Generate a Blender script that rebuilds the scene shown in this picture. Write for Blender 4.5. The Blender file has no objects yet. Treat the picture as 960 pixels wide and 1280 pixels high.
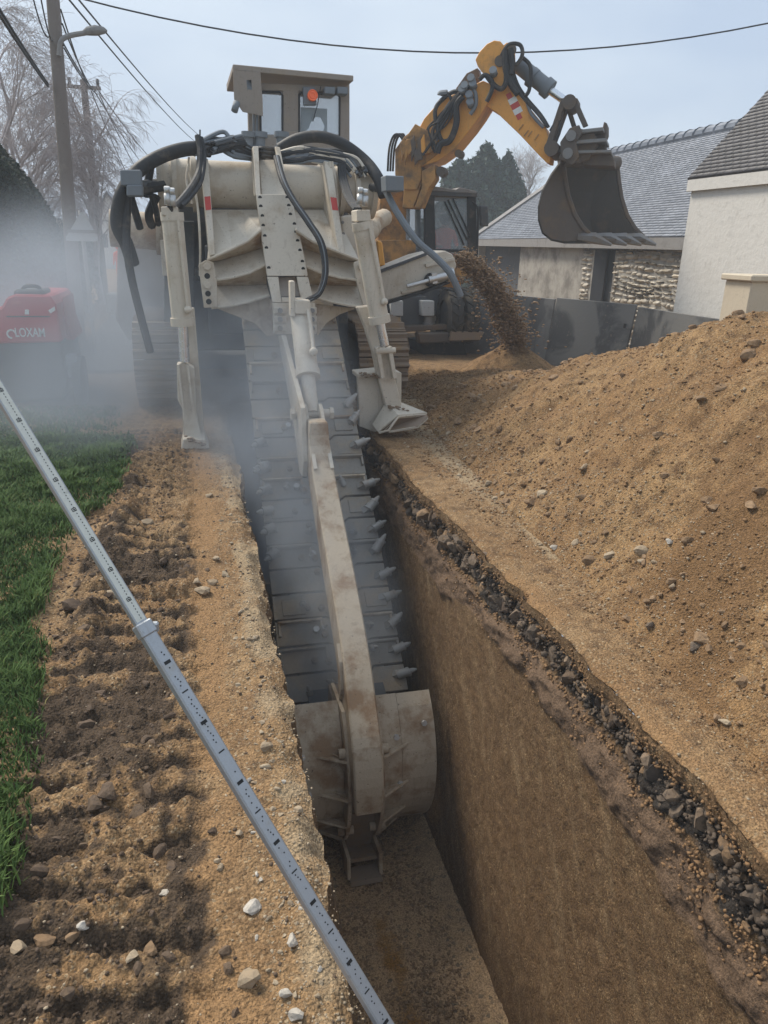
import bpy, math, random
import numpy as np
from mathutils import Vector, Matrix, Euler, noise as mnoise
random.seed(7)
rng = np.random.default_rng(11)
scene = bpy.context.scene
col = scene.collection
R_ = math.radians
# ---------------------------------------------------------------- camera
FPX, PW, PH = 924.0, 960.0, 1280.0
ROLL = R_(1.5); PITCH = R_(19.84); YAW = R_(14.49); CAMZ = 2.1
FW = Vector((math.sin(YAW)*math.cos(PITCH), math.cos(YAW)*math.cos(PITCH), -math.sin(PITCH)))
RT = Vector((math.cos(YAW), -math.sin(YAW), 0)); UP = RT.cross(FW)
CAM = Vector((0, 0, CAMZ))
cr, sr = math.cos(ROLL), math.sin(ROLL)
RT2 = RT*cr + UP*sr; UP2 = UP*cr - RT*sr
cd = bpy.data.cameras.new('camera'); cam = bpy.data.objects.new('camera', cd); col.objects.link(cam)
cd.sensor_fit = 'VERTICAL'; cd.sensor_height = 36; cd.lens = 36*FPX/PH
cd.clip_start = 0.05; cd.clip_end = 3000
cam.matrix_world = Matrix(((RT2.x, UP2.x, -FW.x, CAM.x), (RT2.y, UP2.y, -FW.y, CAM.y), (RT2.z, UP2.z, -FW.z, CAM.z), (0, 0, 0, 1)))
scene.camera = cam
def ray(x, y):
    return FW*FPX + RT2*(x-PW/2) - UP2*(y-PH/2)
def ay(x, y, Y): d = ray(x, y); return CAM + d*(Y/d.y)
def ax(x, y, X): d = ray(x, y); return CAM + d*(X/d.x)
def az(x, y, z): d = ray(x, y); return CAM + d*((z-CAMZ)/d.z)
def ad(x, y, k): d = ray(x, y); return CAM + d*(k/FPX)
def apl(x, y, p0, n):
    d = ray(x, y); return CAM + d*((p0-CAM).dot(n)/d.dot(n))
# ---------------------------------------------------------------- world, sun, exposure
w = bpy.data.worlds.new('World'); scene.world = w; w.use_nodes = True
SUN_EL, SUN_AZ = R_(48), R_(-38)      # azimuth measured from +Y towards +X
wn = w.node_tree.nodes; wl = w.node_tree.links
bg = wn['Background']
sky = wn.new('ShaderNodeTexSky'); sky.sky_type = 'NISHITA'; sky.sun_disc = False
sky.sun_elevation = SUN_EL; sky.sun_rotation = SUN_AZ; sky.dust_density = 3.0; sky.air_density = 1.3; sky.ozone_density = 2.0
# thin even cloud deck in front of the clear sky
tc = wn.new('ShaderNodeTexCoord'); mp = wn.new('ShaderNodeMapping'); mp.inputs['Scale'].default_value = (1.2, 1.2, 3.0)
nz = wn.new('ShaderNodeTexNoise'); nz.inputs['Scale'].default_value = 1.9; nz.inputs['Detail'].default_value = 4
cr_ = wn.new('ShaderNodeValToRGB')
cr_.color_ramp.elements[0].position = 0.35; cr_.color_ramp.elements[0].color = (4.3, 5.2, 6.6, 1)
cr_.color_ramp.elements[1].position = 0.72; cr_.color_ramp.elements[1].color = (6.3, 7.1, 7.9, 1)
mx = wn.new('ShaderNodeMix'); mx.data_type = 'RGBA'; mx.inputs[0].default_value = 0.9
wl.new(tc.outputs['Generated'], mp.inputs[0]); wl.new(mp.outputs[0], nz.inputs['Vector']); wl.new(nz.outputs[0], cr_.inputs[0])
wl.new(sky.outputs[0], mx.inputs[6]); wl.new(cr_.outputs[0], mx.inputs[7]); wl.new(mx.outputs[2], bg.inputs[0])
bg.inputs[1].default_value = 0.06
sd = bpy.data.lights.new('sun', 'SUN'); sd.energy = 2.0; sd.angle = R_(16); sd.color = (1, 0.92, 0.80)
so = bpy.data.objects.new('sun', sd); col.objects.link(so)
sdir = Vector((math.sin(SUN_AZ)*math.cos(SUN_EL), math.cos(SUN_AZ)*math.cos(SUN_EL), math.sin(SUN_EL)))
so.rotation_euler = sdir.to_track_quat('Z', 'Y').to_euler(); so.location = sdir*30
scene.view_settings.view_transform = 'Standard'; scene.view_settings.look = 'None'
scene.view_settings.exposure = 1.12; scene.view_settings.gamma = 1
scene.view_settings.use_curve_mapping = False
scene.cycles.max_bounces = 7; scene.cycles.diffuse_bounces = 5; scene.cycles.glossy_bounces = 3
scene.cycles.transmission_bounces = 5; scene.cycles.transparent_max_bounces = 16; scene.cycles.volume_bounces = 1
scene.cycles.volume_step_rate = 2.0; scene.cycles.volume_max_steps = 96
scene.cycles.use_denoising = True
# ---------------------------------------------------------------- materials
def newmat(name):
    m = bpy.data.materials.new(name); m.use_nodes = True
    return m, m.node_tree.nodes, m.node_tree.links, m.node_tree.nodes['Principled BSDF']
def srgb(r, g, b):
    f = lambda c: (c/255/12.92) if c/255 <= .04045 else ((c/255+.055)/1.055)**2.4
    return (f(r), f(g), f(b), 1)
def nmix(n, l, fac, a, b):
    m = n.new('ShaderNodeMix'); m.data_type = 'RGBA'
    for s, v in ((0, fac), (6, a), (7, b)):
        if hasattr(v, 'is_linked') or isinstance(v, bpy.types.NodeSocket): l.new(v, m.inputs[s])
        else: m.inputs[s].default_value = v
    return m.outputs[2]
def nnoise(n, l, vec, scale, detail=4, rough=0.6, dist=0):
    t = n.new('ShaderNodeTexNoise'); t.inputs['Scale'].default_value = scale; t.inputs['Detail'].default_value = detail
    t.inputs['Roughness'].default_value = rough; t.inputs['Distortion'].default_value = dist
    if vec is not None: l.new(vec, t.inputs['Vector'])
    return t.outputs[0]
def nramp(n, l, v, p0, p1, c0=(0, 0, 0, 1), c1=(1, 1, 1, 1)):
    t = n.new('ShaderNodeValToRGB'); e = t.color_ramp.elements
    e[0].position = p0; e[1].position = p1; e[0].color = c0; e[1].color = c1; l.new(v, t.inputs[0]); return t.outputs[0]
def nbump(n, l, b, h, strength, dist, prev=None):
    t = n.new('ShaderNodeBump'); t.inputs['Strength'].default_value = strength; t.inputs['Distance'].default_value = dist
    l.new(h, t.inputs['Height'])
    if prev: l.new(prev, t.inputs['Normal'])
    return t.outputs[0]
def pos(n): return n.new('ShaderNodeNewGeometry').outputs['Position']
def paint(name, c, dust=(0.36, 0.29, 0.2, 1), amt=0.5, rough=0.6, metal=0.0, scale=3.0, bump=0.15, spec=0.4):
    m, n, l, b = newmat(name); v = pos(n)
    big = nnoise(n, l, v, scale, 6, 0.65); fine = nnoise(n, l, v, scale*14, 4, 0.7)
    k = nramp(n, l, big, 0.66-0.26*amt, 0.78-0.2*amt)
    k2 = nramp(n, l, fine, 0.55, 0.72)
    mul = n.new('ShaderNodeMath'); mul.operation = 'MULTIPLY'; mul.inputs[1].default_value = min(1.0, amt*1.3); l.new(k, mul.inputs[0])
    c1 = nmix(n, l, mul.outputs[0], c, dust)
    mul2 = n.new('ShaderNodeMath'); mul2.operation = 'MULTIPLY'; mul2.inputs[1].default_value = 0.28; l.new(k2, mul2.inputs[0])
    dk = tuple(x*0.45 for x in c[:3])+(1,)
    c2 = nmix(n, l, mul2.outputs[0], c1, dk)
    mps = n.new('ShaderNodeMapping'); mps.inputs['Scale'].default_value = (1, 1, 0.12); l.new(v, mps.inputs[0])
    strk = nramp(n, l, nnoise(n, l, mps.outputs[0], 16, 5, 0.7, 0.5), 0.56, 0.72)
    mul3 = n.new('ShaderNodeMath'); mul3.operation = 'MULTIPLY'; mul3.inputs[1].default_value = 0.55*min(1, amt*1.4); l.new(strk, mul3.inputs[0])
    c2 = nmix(n, l, mul3.outputs[0], c2, tuple(x*0.55+y*0.25 for x, y in zip(dust[:3], (0.12, 0.07, 0.04)))+(1,))
    chip = nramp(n, l, nnoise(n, l, v, 38, 2, 0.5), 0.70, 0.73)
    mul4 = n.new('ShaderNodeMath'); mul4.operation = 'MULTIPLY'; mul4.inputs[1].default_value = 0.7 if amt >= 0.4 else 0.2; l.new(chip, mul4.inputs[0])
    c2 = nmix(n, l, mul4.outputs[0], c2, (0.10, 0.07, 0.05, 1))
    l.new(c2, b.inputs['Base Color'])
    r = n.new('ShaderNodeMapRange'); r.inputs[3].default_value = max(0.1, rough-0.15); r.inputs[4].default_value = min(1, rough+0.25); l.new(big, r.inputs[0])
    l.new(r.outputs[0], b.inputs['Roughness']); b.inputs['Metallic'].default_value = metal
    b.inputs['Specular IOR Level'].default_value = spec
    l.new(nbump(n, l, b, fine, bump, 0.01), b.inputs['Normal'])
    return m
MT = {}
MT['beige'] = paint('dusty_beige_paint', (0.57, 0.51, 0.42, 1), (0.40, 0.31, 0.21, 1), 0.5, 0.6, scale=2.6)
MT['beige_dirty'] = paint('muddy_beige_paint', (0.50, 0.41, 0.30, 1), (0.29, 0.18, 0.10, 1), 0.72, 0.65, scale=3.5, bump=0.3)
MT['brown_body'] = paint('brown_dusty_panel', (0.29, 0.245, 0.205, 1), (0.34, 0.27, 0.2, 1), 0.6, 0.7, scale=1.5)
MT['steel'] = paint('worn_steel', (0.22, 0.215, 0.21, 1), (0.25, 0.19, 0.13, 1), 0.5, 0.5, metal=0.45, scale=3.5, bump=0.25)
MT['steel_rust'] = paint('muddy_steel', (0.25, 0.19, 0.14, 1), (0.3, 0.2, 0.11, 1), 0.7, 0.7, metal=0.2, scale=5, bump=0.4)
MT['steel_bright'] = paint('bright_worn_steel', (0.55, 0.55, 0.54, 1), (0.3, 0.25, 0.2, 1), 0.25, 0.38, metal=0.7, scale=8)
MT['tooth'] = paint('worn_tooth_steel', (0.36, 0.345, 0.32, 1), (0.3, 0.21, 0.13, 1), 0.5, 0.5, metal=0.3, scale=9)
MT['tyre'] = paint('dusty_tyre', (0.05, 0.047, 0.043, 1), (0.2, 0.16, 0.11, 1), 0.6, 0.8, scale=3)
MT['greybox'] = paint('light_grey_housing', (0.42, 0.43, 0.43, 1), (0.3, 0.26, 0.2, 1), 0.4, 0.6)
MT['pad'] = paint('dusty_chain_plate', (0.26, 0.235, 0.20, 1), (0.38, 0.29, 0.19, 1), 0.75, 0.6, metal=0.1, scale=2.6, bump=0.4)
MT['chrome'] = paint('chromed_rod', (0.75, 0.77, 0.8, 1), (0.6, 0.6, 0.6, 1), 0.1, 0.18, metal=0.95, scale=5, bump=0.02)
MT['black'] = paint('black_rubber', (0.025, 0.026, 0.028, 1), (0.16, 0.13, 0.1, 1), 0.45, 0.6, scale=4, bump=0.25)
MT['darkgrey'] = paint('dark_grey_metal', (0.075, 0.08, 0.085, 1), (0.2, 0.17, 0.13, 1), 0.4, 0.6, scale=4)
MT['boxgrey'] = paint('grey_plastic_box', (0.17, 0.19, 0.21, 1), (0.3, 0.27, 0.23, 1), 0.2, 0.6, scale=4)
MT['orange'] = paint('orange_excavator_paint', (0.74, 0.34, 0.065, 1), (0.32, 0.19, 0.09, 1), 0.5, 0.5, scale=1.6)
MT['orange_dirty'] = paint('soiled_orange_paint', (0.50, 0.26, 0.08, 1), (0.16, 0.105, 0.06, 1), 0.85, 0.7, scale=2.2, bump=0.5)
MT['bucket'] = paint('earth_stained_bucket', (0.12, 0.10, 0.085, 1), (0.19, 0.13, 0.08, 1), 0.6, 0.7, metal=0.2, scale=2, bump=0.3)
MT['bucket_inner_shade'] = paint('shade_darkened_bucket_inside', (0.045, 0.04, 0.036, 1), (0.11, 0.08, 0.055, 1), 0.5, 0.6, metal=0.2, scale=2, bump=0.4)  # shade inside the open bucket put into the base colour, earth stains on top
MT['red'] = paint('red_machine_paint', (0.45, 0.02, 0.03, 1), (0.25, 0.12, 0.1, 1), 0.3, 0.4, scale=3)
MT['white'] = paint('white_paint', (0.72, 0.72, 0.7, 1), (0.5, 0.48, 0.42, 1), 0.2, 0.5)
MT['redwhite'] = paint('red_marker_paint', (0.5, 0.06, 0.05, 1), (0.4, 0.2, 0.15, 1), 0.3, 0.5)
MT['alu'] = paint('scuffed_aluminium', (0.42, 0.44, 0.46, 1), (0.4, 0.36, 0.3, 1), 0.35, 0.4, metal=0.45, scale=14, bump=0.1)
MT['staffwhite'] = paint('white_staff_face', (0.64, 0.64, 0.57, 1), (0.42, 0.36, 0.27, 1), 0.35, 0.5, scale=12)
MT['ink'] = paint('black_ink', (0.02, 0.02, 0.02, 1), (0.05, 0.05, 0.05, 1), 0.2, 0.6)
MT['concrete'] = paint('pale_concrete', (0.38, 0.36, 0.32, 1), (0.2, 0.19, 0.17, 1), 0.5, 0.9, scale=1.2, bump=0.3)
MT['pole'] = paint('weathered_timber', (0.2, 0.17, 0.15, 1), (0.28, 0.25, 0.22, 1), 0.4, 0.9, scale=5, bump=0.4)
MT['render'] = paint('white_roughcast', (0.63, 0.61, 0.57, 1), (0.5, 0.47, 0.42, 1), 0.25, 0.95, scale=0.7, bump=0.9)
MT['cream'] = paint('cream_masonry', (0.55, 0.48, 0.37, 1), (0.4, 0.33, 0.25, 1), 0.3, 0.9, scale=2)
MT['oldrender'] = paint('old_grey_render', (0.36, 0.34, 0.30, 1), (0.18, 0.165, 0.145, 1), 0.8, 0.95, scale=1.1, bump=0.6)
MT['fascia'] = paint('weathered_fascia', (0.26, 0.25, 0.24, 1), (0.16, 0.15, 0.14, 1), 0.5, 0.9)
MT['dark'] = paint('dark_door_paint', (0.03, 0.035, 0.042, 1), (0.08, 0.08, 0.08, 1), 0.4, 0.8)
MT['barndoor'] = paint('slate_grey_door', (0.06, 0.066, 0.075, 1), (0.16, 0.15, 0.14, 1), 0.4, 0.85)
MT['hivis'] = paint('orange_workwear', (0.85, 0.13, 0.04, 1), (0.5, 0.15, 0.08, 1), 0.2, 0.8)
MT['skin'] = paint('skin', (0.45, 0.26, 0.18, 1), (0.4, 0.22, 0.16, 1), 0.1, 0.6)
MT['trousers'] = paint('dark_trousers', (0.05, 0.055, 0.075, 1), (0.1, 0.1, 0.1, 1), 0.3, 0.9)
MT['bark'] = paint('grey_bark', (0.42, 0.37, 0.36, 1), (0.22, 0.19, 0.18, 1), 0.5, 0.9, scale=6, bump=0.3)
MT['yellow'] = paint('yellow_paint', (0.75, 0.5, 0.04, 1), (0.3, 0.2, 0.1, 1), 0.2, 0.5)
def slate(name, c, c2):
    m, n, l, b = newmat(name)
    oi = n.new('ShaderNodeAttribute'); oi.attribute_name = 'tone'
    v = pos(n); nn = nnoise(n, l, v, 1.5, 4)
    c0 = nmix(n, l, oi.outputs['Fac'], c, c2); c1 = nmix(n, l, nramp(n, l, nn, 0.5, 0.8), c0, tuple(x*1.35 for x in c2[:3])+(1,))
    l.new(c1, b.inputs['Base Color']); b.inputs['Roughness'].default_value = 0.5
    l.new(nbump(n, l, b, nnoise(n, l, v, 30), 0.3, 0.01), b.inputs['Normal']); return m
MT['slate'] = slate('blue_grey_slate', (0.13, 0.15, 0.185, 1), (0.2, 0.22, 0.26, 1))
MT['slate_dark'] = slate('dark_brown_slate', (0.026, 0.024, 0.028, 1), (0.05, 0.047, 0.052, 1))
MT['rubblewall'] = slate('field_stone', (0.3, 0.255, 0.19, 1), (0.46, 0.41, 0.33, 1))
def glass(name, c=(0.35, 0.45, 0.5, 1), alpha=0.4):
    m, n, l, b = newmat(name)
    b.inputs['Base Color'].default_value = c; b.inputs['Roughness'].default_value = 0.08
    b.inputs['Alpha'].default_value = alpha; b.inputs['Specular IOR Level'].default_value = 0.8
    return m
MT['glass'] = glass('cab_glass', (0.30, 0.37, 0.42, 1), 0.45)
MT['windowglass'] = glass('window_glass', (0.05, 0.06, 0.07, 1), 1.0)
def beacon():
    m, n, l, b = newmat('amber_beacon_lens'); b.inputs['Base Color'].default_value = (0.9, 0.15, 0.03, 1)
    b.inputs['Roughness'].default_value = 0.2; b.inputs['Emission Color'].default_value = (1, 0.2, 0.04, 1); b.inputs['Emission Strength'].default_value = 0.02
    return m
MT['beacon'] = beacon()
def plate_mat(name, a, c):
    m, n, l, b = newmat(name); v = pos(n)
    s = nnoise(n, l, v, 0.9, 5, 0.6, 0.6); f = nnoise(n, l, v, 22, 4)
    c1 = nmix(n, l, nramp(n, l, s, 0.44, 0.52), a, c)
    c2 = nmix(n, l, nramp(n, l, f, 0.62, 0.75), c1, (0.2, 0.16, 0.12, 1))
    l.new(c2, b.inputs['Base Color']); b.inputs['Roughness'].default_value = 0.65
    l.new(nbump(n, l, b, f, 0.3, 0.01), b.inputs['Normal']); return m
MT['plate'] = plate_mat('stained_steel_plate', (0.05, 0.052, 0.055, 1), (0.13, 0.13, 0.125, 1))
MT['plate_light'] = plate_mat('grey_steel_plate', (0.1, 0.1, 0.1, 1), (0.17, 0.17, 0.165, 1))
def soil(name, cols, pebble=60, attr=True, streak=False, bump=1.0):
    """cols: pale, mid, dark, mud, gravel"""
    m, n, l, b = newmat(name); v = pos(n)
    if streak:
        rx = n.new('ShaderNodeMapping'); rx.inputs['Rotation'].default_value = (R_(-52), 0, 0); l.new(v, rx.inputs[0])
        sc = n.new('ShaderNodeMapping'); sc.inputs['Scale'].default_value = (1, 0.2, 1.0); l.new(rx.outputs[0], sc.inputs[0]); sv = sc.outputs[0]
    big = nnoise(n, l, v, 1.6, 5, 0.6, 0.4); mid = nnoise(n, l, v, 9, 6, 0.7); fine = nnoise(n, l, v, 85, 3, 0.7)
    c = nmix(n, l, nramp(n, l, big, 0.35, 0.65), cols[0], cols[1])
    c = nmix(n, l, nramp(n, l, mid, 0.46, 0.68), c, cols[2])
    vo = n.new('ShaderNodeTexVoronoi'); vo.inputs['Scale'].default_value = pebble; l.new(v, vo.inputs['Vector'])
    sep = n.new('ShaderNodeSeparateColor'); l.new(vo.outputs['Color'], sep.inputs[0])
    cell = nramp(n, l, sep.outputs[0], 0.86, 1.0)
    pc = nmix(n, l, cell, c, cols[4])
    if streak:
        st = nnoise(n, l, sv, 48, 6, 0.8); st2 = nnoise(n, l, sv, 9, 5, 0.7)
        gr_ = nnoise(n, l, v, 120, 3, 0.8); pc = nmix(n, l, nramp(n, l, st, 0.50, 0.66), c, tuple(k_*1.15 for k_ in cols[0][:3])+(1,)); pc = nmix(n, l, nramp(n, l, st, 0.48, 0.34), pc, cols[2]); pc = nmix(n, l, nramp(n, l, gr_, 0.57, 0.66), pc, tuple(k_*1.1 for k_ in cols[0][:3])+(1,)); pc = nmix(n, l, nramp(n, l, gr_, 0.44, 0.34), pc, cols[2])
        pc = nmix(n, l, nramp(n, l, st2, 0.50, 1.0), pc, cols[4])
    if attr:
        for nm, cc in (('mud', cols[3]), ('grav', cols[4]), ('ochre', cols[5] if len(cols) > 5 else cols[0])):
            a = n.new('ShaderNodeAttribute'); a.attribute_name = nm
            ad_ = n.new('ShaderNodeMath'); ad_.operation = 'MULTIPLY_ADD'; l.new(mid, ad_.inputs[0]); ad_.inputs[1].default_value = 0.8
            sub = n.new('ShaderNodeMath'); sub.operation = 'SUBTRACT'; l.new(a.outputs['Fac'], sub.inputs[0]); sub.inputs[1].default_value = 0.4
            l.new(sub.outputs[0], ad_.inputs[2])
            pc = nmix(n, l, nramp(n, l, ad_.outputs[0], 0.35, 0.65), pc, cc)
    sp = nramp(n, l, fine, 0.35, 0.7, (0.5, 0.5, 0.5, 1), (1.35, 1.35, 1.35, 1))
    mm = n.new('ShaderNodeMix'); mm.data_type = 'RGBA'; mm.blend_type = 'MULTIPLY'; mm.inputs[0].default_value = 1
    l.new(pc, mm.inputs[6]); l.new(sp, mm.inputs[7])
    l.new(mm.outputs[2], b.inputs['Base Color']); b.inputs['Roughness'].default_value = 0.93; b.inputs['Specular IOR Level'].default_value = 0.25
    nb = nbump(n, l, b, mid, 0.5*bump, 0.05); nb = nbump(n, l, b, fine, 0.7*bump, 0.012, nb)
    if streak: nb = nbump(n, l, b, st, 0.6, 0.02, nb)
    else:
        inv = n.new('ShaderNodeMath'); inv.operation = 'SUBTRACT'; inv.inputs[0].default_value = 1; l.new(vo.outputs['Distance'], inv.inputs[1])
        nb = nbump(n, l, b, inv.outputs[0], 0.6*bump, 0.012, nb)
    l.new(nb, b.inputs['Normal']); return m
MT['ground'] = soil('trampled_earth', [(0.35, 0.228, 0.118, 1), (0.26, 0.152, 0.07, 1), (0.125, 0.075, 0.04, 1), (0.088, 0.06, 0.038, 1), (0.38, 0.28, 0.17, 1), (0.31, 0.185, 0.088, 1)], 85)
MT['heap'] = soil('excavated_ochre_soil', [(0.355, 0.222, 0.106, 1), (0.255, 0.145, 0.064, 1), (0.13, 0.074, 0.036, 1), (0.20, 0.115, 0.052, 1), (0.33, 0.25, 0.155, 1), (0.33, 0.17, 0.06, 1)], 95)
MT['wall'] = soil('cut_earth_wall', [(0.52, 0.38, 0.215, 1), (0.36, 0.235, 0.115, 1), (0.17, 0.103, 0.052, 1), (0.06, 0.05, 0.042, 1), (0.40, 0.29, 0.17, 1), (0.19, 0.125, 0.08, 1)], 60, streak=True)
MT['floor'] = soil('wet_trench_bottom', [(0.42, 0.29, 0.17, 1), (0.46, 0.30, 0.16, 1), (0.29, 0.195, 0.115, 1), (0.05, 0.04, 0.03, 1), (0.2, 0.15, 0.1, 1), (0.3, 0.16, 0.05, 1)], 40)
def stone(name, a, c):
    m, n, l, b = newmat(name); oi = n.new('ShaderNodeObjectInfo'); v = pos(n)
    f = nnoise(n, l, v, 35, 5, 0.7); c0 = nmix(n, l, oi.outputs['Random'], a, c)
    c1 = nmix(n, l, nramp(n, l, f, 0.45, 0.7), c0, tuple(x*0.6 for x in a[:3])+(1,))
    l.new(c1, b.inputs['Base Color']); b.inputs['Roughness'].default_value = 0.9
    l.new(nbump(n, l, b, f, 0.6, 0.01), b.inputs['Normal']); return m
MT['stone'] = stone('pale_stone', (0.40, 0.32, 0.22, 1), (0.30, 0.22, 0.14, 1))
MT['stone_white'] = stone('white_quartz', (0.50, 0.46, 0.40, 1), (0.42, 0.37, 0.30, 1))
MT['clod'] = stone('dark_wet_clod', (0.085, 0.056, 0.037, 1), (0.15, 0.1, 0.06, 1))
MT['heapcrumb'] = stone('heap_soil_crumb', (0.22, 0.125, 0.056, 1), (0.28, 0.165, 0.08, 1))
MT['tar'] = stone('broken_tarmac', (0.085, 0.064, 0.048, 1), (0.23, 0.165, 0.11, 1))
MT['brownclod'] = stone('brown_clod', (0.20, 0.125, 0.066, 1), (0.30, 0.195, 0.11, 1))
def leafmat(name, a, c, tr=0.25):
    m, n, l, b = newmat(name); at = n.new('ShaderNodeAttribute'); at.attribute_name = 'tone'
    l.new(nmix(n, l, at.outputs['Fac'], a, c), b.inputs['Base Color']); b.inputs['Roughness'].default_value = 0.7
    b.inputs['Specular IOR Level'].default_value = 0.3
    return m
MT['grass'] = leafmat('grass_blades', (0.04, 0.085, 0.015, 1), (0.13, 0.20, 0.05, 1))
MT['straw'] = leafmat('dry_grass', (0.28, 0.22, 0.09, 1), (0.2, 0.2, 0.06, 1))
MT['hedge'] = leafmat('dark_hedge_leaf', (0.02, 0.03, 0.02, 1), (0.045, 0.06, 0.035, 1))
MT['conifer'] = leafmat('conifer_needles', (0.022, 0.045, 0.03, 1), (0.05, 0.085, 0.055, 1))
def smokemat():
    m = bpy.data.materials.new('exhaust_smoke_volume'); m.use_nodes = True; n = m.node_tree.nodes; l = m.node_tree.links
    n.remove(n['Principled BSDF']); return m, n, l
# ---------------------------------------------------------------- mesh builder
class M:
    def __init__(s): s.v = []; s.f = []; s.sm = []
    def add(s, vs, fs, smooth=False):
        o = len(s.v); s.v += [Vector(x) for x in vs]; s.f += [tuple(i+o for i in f) for f in fs]; s.sm += [smooth]*len(fs); return s
    def hexa(s, b4, t4): # bottom 4, top 4
        return s.add(list(b4)+list(t4), [(3, 2, 1, 0), (4, 5, 6, 7), (0, 1, 5, 4), (1, 2, 6, 5), (2, 3, 7, 6), (3, 0, 4, 7)])
    def box(s, c, sz, rot=None):
        c = Vector(c); x, y, z = [k/2 for k in sz]; q = rot.to_matrix() if isinstance(rot, Euler) else (rot or Matrix.Identity(3))
        P = [c + q@Vector(p) for p in ((-x, -y, -z), (x, -y, -z), (x, y, -z), (-x, y, -z), (-x, -y, z), (x, -y, z), (x, y, z), (-x, y, z))]
        return s.hexa(P[:4], P[4:])
    def beam(s, p0, p1, w, h, side=None, w2=None, h2=None):
        p0 = Vector(p0); p1 = Vector(p1); d = (p1-p0).normalized(); sd_ = Vector(side) if side is not None else Vector((1, 0, 0))
        sd_ = (sd_ - d*sd_.dot(d)).normalized(); u = d.cross(sd_); w2 = w2 or w; h2 = h2 or h
        f = lambda p, w, h: [p-sd_*w/2-u*h/2, p+sd_*w/2-u*h/2, p+sd_*w/2+u*h/2, p-sd_*w/2+u*h/2]
        return s.hexa(f(p0, w, h), f(p1, w2, h2))
    def cyl(s, p0, p1, r0, r1=None, n=16, caps=True):
        p0 = Vector(p0); p1 = Vector(p1); r1 = r0 if r1 is None else r1; d = (p1-p0).normalized()
        a = d.orthogonal().normalized(); b = d.cross(a)
        ring = lambda p, r: [p+(a*math.cos(2*math.pi*i/n)+b*math.sin(2*math.pi*i/n))*r for i in range(n)]
        s.add(ring(p0, r0)+ring(p1, r1), [(i, (i+1) % n, n+(i+1) % n, n+i) for i in range(n)], True)
        if caps: s.add(ring(p0, r0), [tuple(range(n))[::-1]]); s.add(ring(p1, r1), [tuple(range(n))])
        return s
    def tube(s, pts, r, n=8, caps=True):
        pts = [Vector(p) for p in pts]; N = len(pts); rs = r if isinstance(r, (list, tuple)) else [r]*N
        d0 = (pts[1]-pts[0]).normalized(); a = d0.orthogonal().normalized(); vs = []
        for i, p in enumerate(pts):
            d = (pts[min(i+1, N-1)]-pts[max(i-1, 0)]).normalized(); a = (a-d*a.dot(d)).normalized(); b = d.cross(a)
            vs += [p+(a*math.cos(2*math.pi*k/n)+b*math.sin(2*math.pi*k/n))*rs[i] for k in range(n)]
        fs = [(i*n+k, i*n+(k+1) % n, (i+1)*n+(k+1) % n, (i+1)*n+k) for i in range(N-1) for k in range(n)]
        s.add(vs, fs, True)
        if caps: s.add(vs[:n], [tuple(range(n))[::-1]]); s.add(vs[-n:], [tuple(range(n))])
        return s
    def prism(s, poly, vec):
        poly = [Vector(p) for p in poly]; vec = Vector(vec); n = len(poly)
        s.add(poly+[p+vec for p in poly], [tuple(range(n)), tuple(range(2*n-1, n-1, -1))]+[(i, n+i, n+(i+1) % n, (i+1) % n) for i in range(n)]); return s
    def ball(s, c, r, n=10, m=6, sc=(1, 1, 1)):
        c = Vector(c); vs = []
        for j in range(m+1):
            t = math.pi*j/m
            for i in range(n):
                u = 2*math.pi*i/n; vs.append(c+Vector((math.sin(t)*math.cos(u)*sc[0], math.sin(t)*math.sin(u)*sc[1], math.cos(t)*sc[2]))*r)
        s.add(vs, [(j*n+i, (j+1)*n+i, (j+1)*n+(i+1) % n, j*n+(i+1) % n) for j in range(m) for i in range(n)], True); return s
    def build(s, name, mat, parent=None, bev=0, kind=None, label=None, fix=True):
        off = parent_loc(parent)
        me = bpy.data.meshes.new(name); me.from_pydata([v-off for v in s.v], [], s.f); me.update()
        me.polygons.foreach_set('use_smooth', s.sm)
        if fix:
            import bmesh
            bm = bmesh.new(); bm.from_mesh(me); bmesh.ops.remove_doubles(bm, verts=bm.verts, dist=1e-5); bmesh.ops.recalc_face_normals(bm, faces=bm.faces)
            if bev:
                es = [e for e in bm.edges if len(e.link_faces) == 2 and e.calc_face_angle() > 0.6]
                try: bmesh.ops.bevel(bm, geom=es, offset=bev, segments=1, affect='EDGES', clamp_overlap=True)
                except Exception: pass
            for e in bm.edges:
                if len(e.link_faces) == 2 and e.calc_face_angle() > 0.55: e.smooth = False
            bm.to_mesh(me); bm.free()
        me.materials.append(MT[mat]); o = bpy.data.objects.new(name, me); col.objects.link(o)
        if parent: o.parent = parent
        if kind: o['kind'] = kind
        if label: o['label'] = label
        return o
WORLD = {}
def parent_loc(p):
    return WORLD[p.name] if p and p.name in WORLD else (parent_loc(p.parent) if p and p.parent else Vector((0, 0, 0)))
def thing(name, label, cat, loc, group=None):
    o = bpy.data.objects.new(name, None); col.objects.link(o); o.location = loc; o.empty_display_size = 0.2
    o['label'] = label; o['category'] = cat
    if group: o['group'] = group
    WORLD[o.name] = Vector(loc); return o
def tag(o, label, cat, group=None, kind=None):
    if label: o['label'] = label
    if cat: o['category'] = cat
    if group: o['group'] = group
    if kind: o['kind'] = kind
    return o
def inst(src, name, parent, loc, rot=None, scale=None):
    """another part sharing src's mesh"""
    o = bpy.data.objects.new(name, src.data); col.objects.link(o); o.parent = parent; o.location = Vector(loc)-parent_loc(parent)
    if rot is not None:
        if isinstance(rot, Matrix): o.rotation_euler = rot.to_euler()
        else: o.rotation_euler = rot
    if scale: o.scale = scale
    return o
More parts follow.
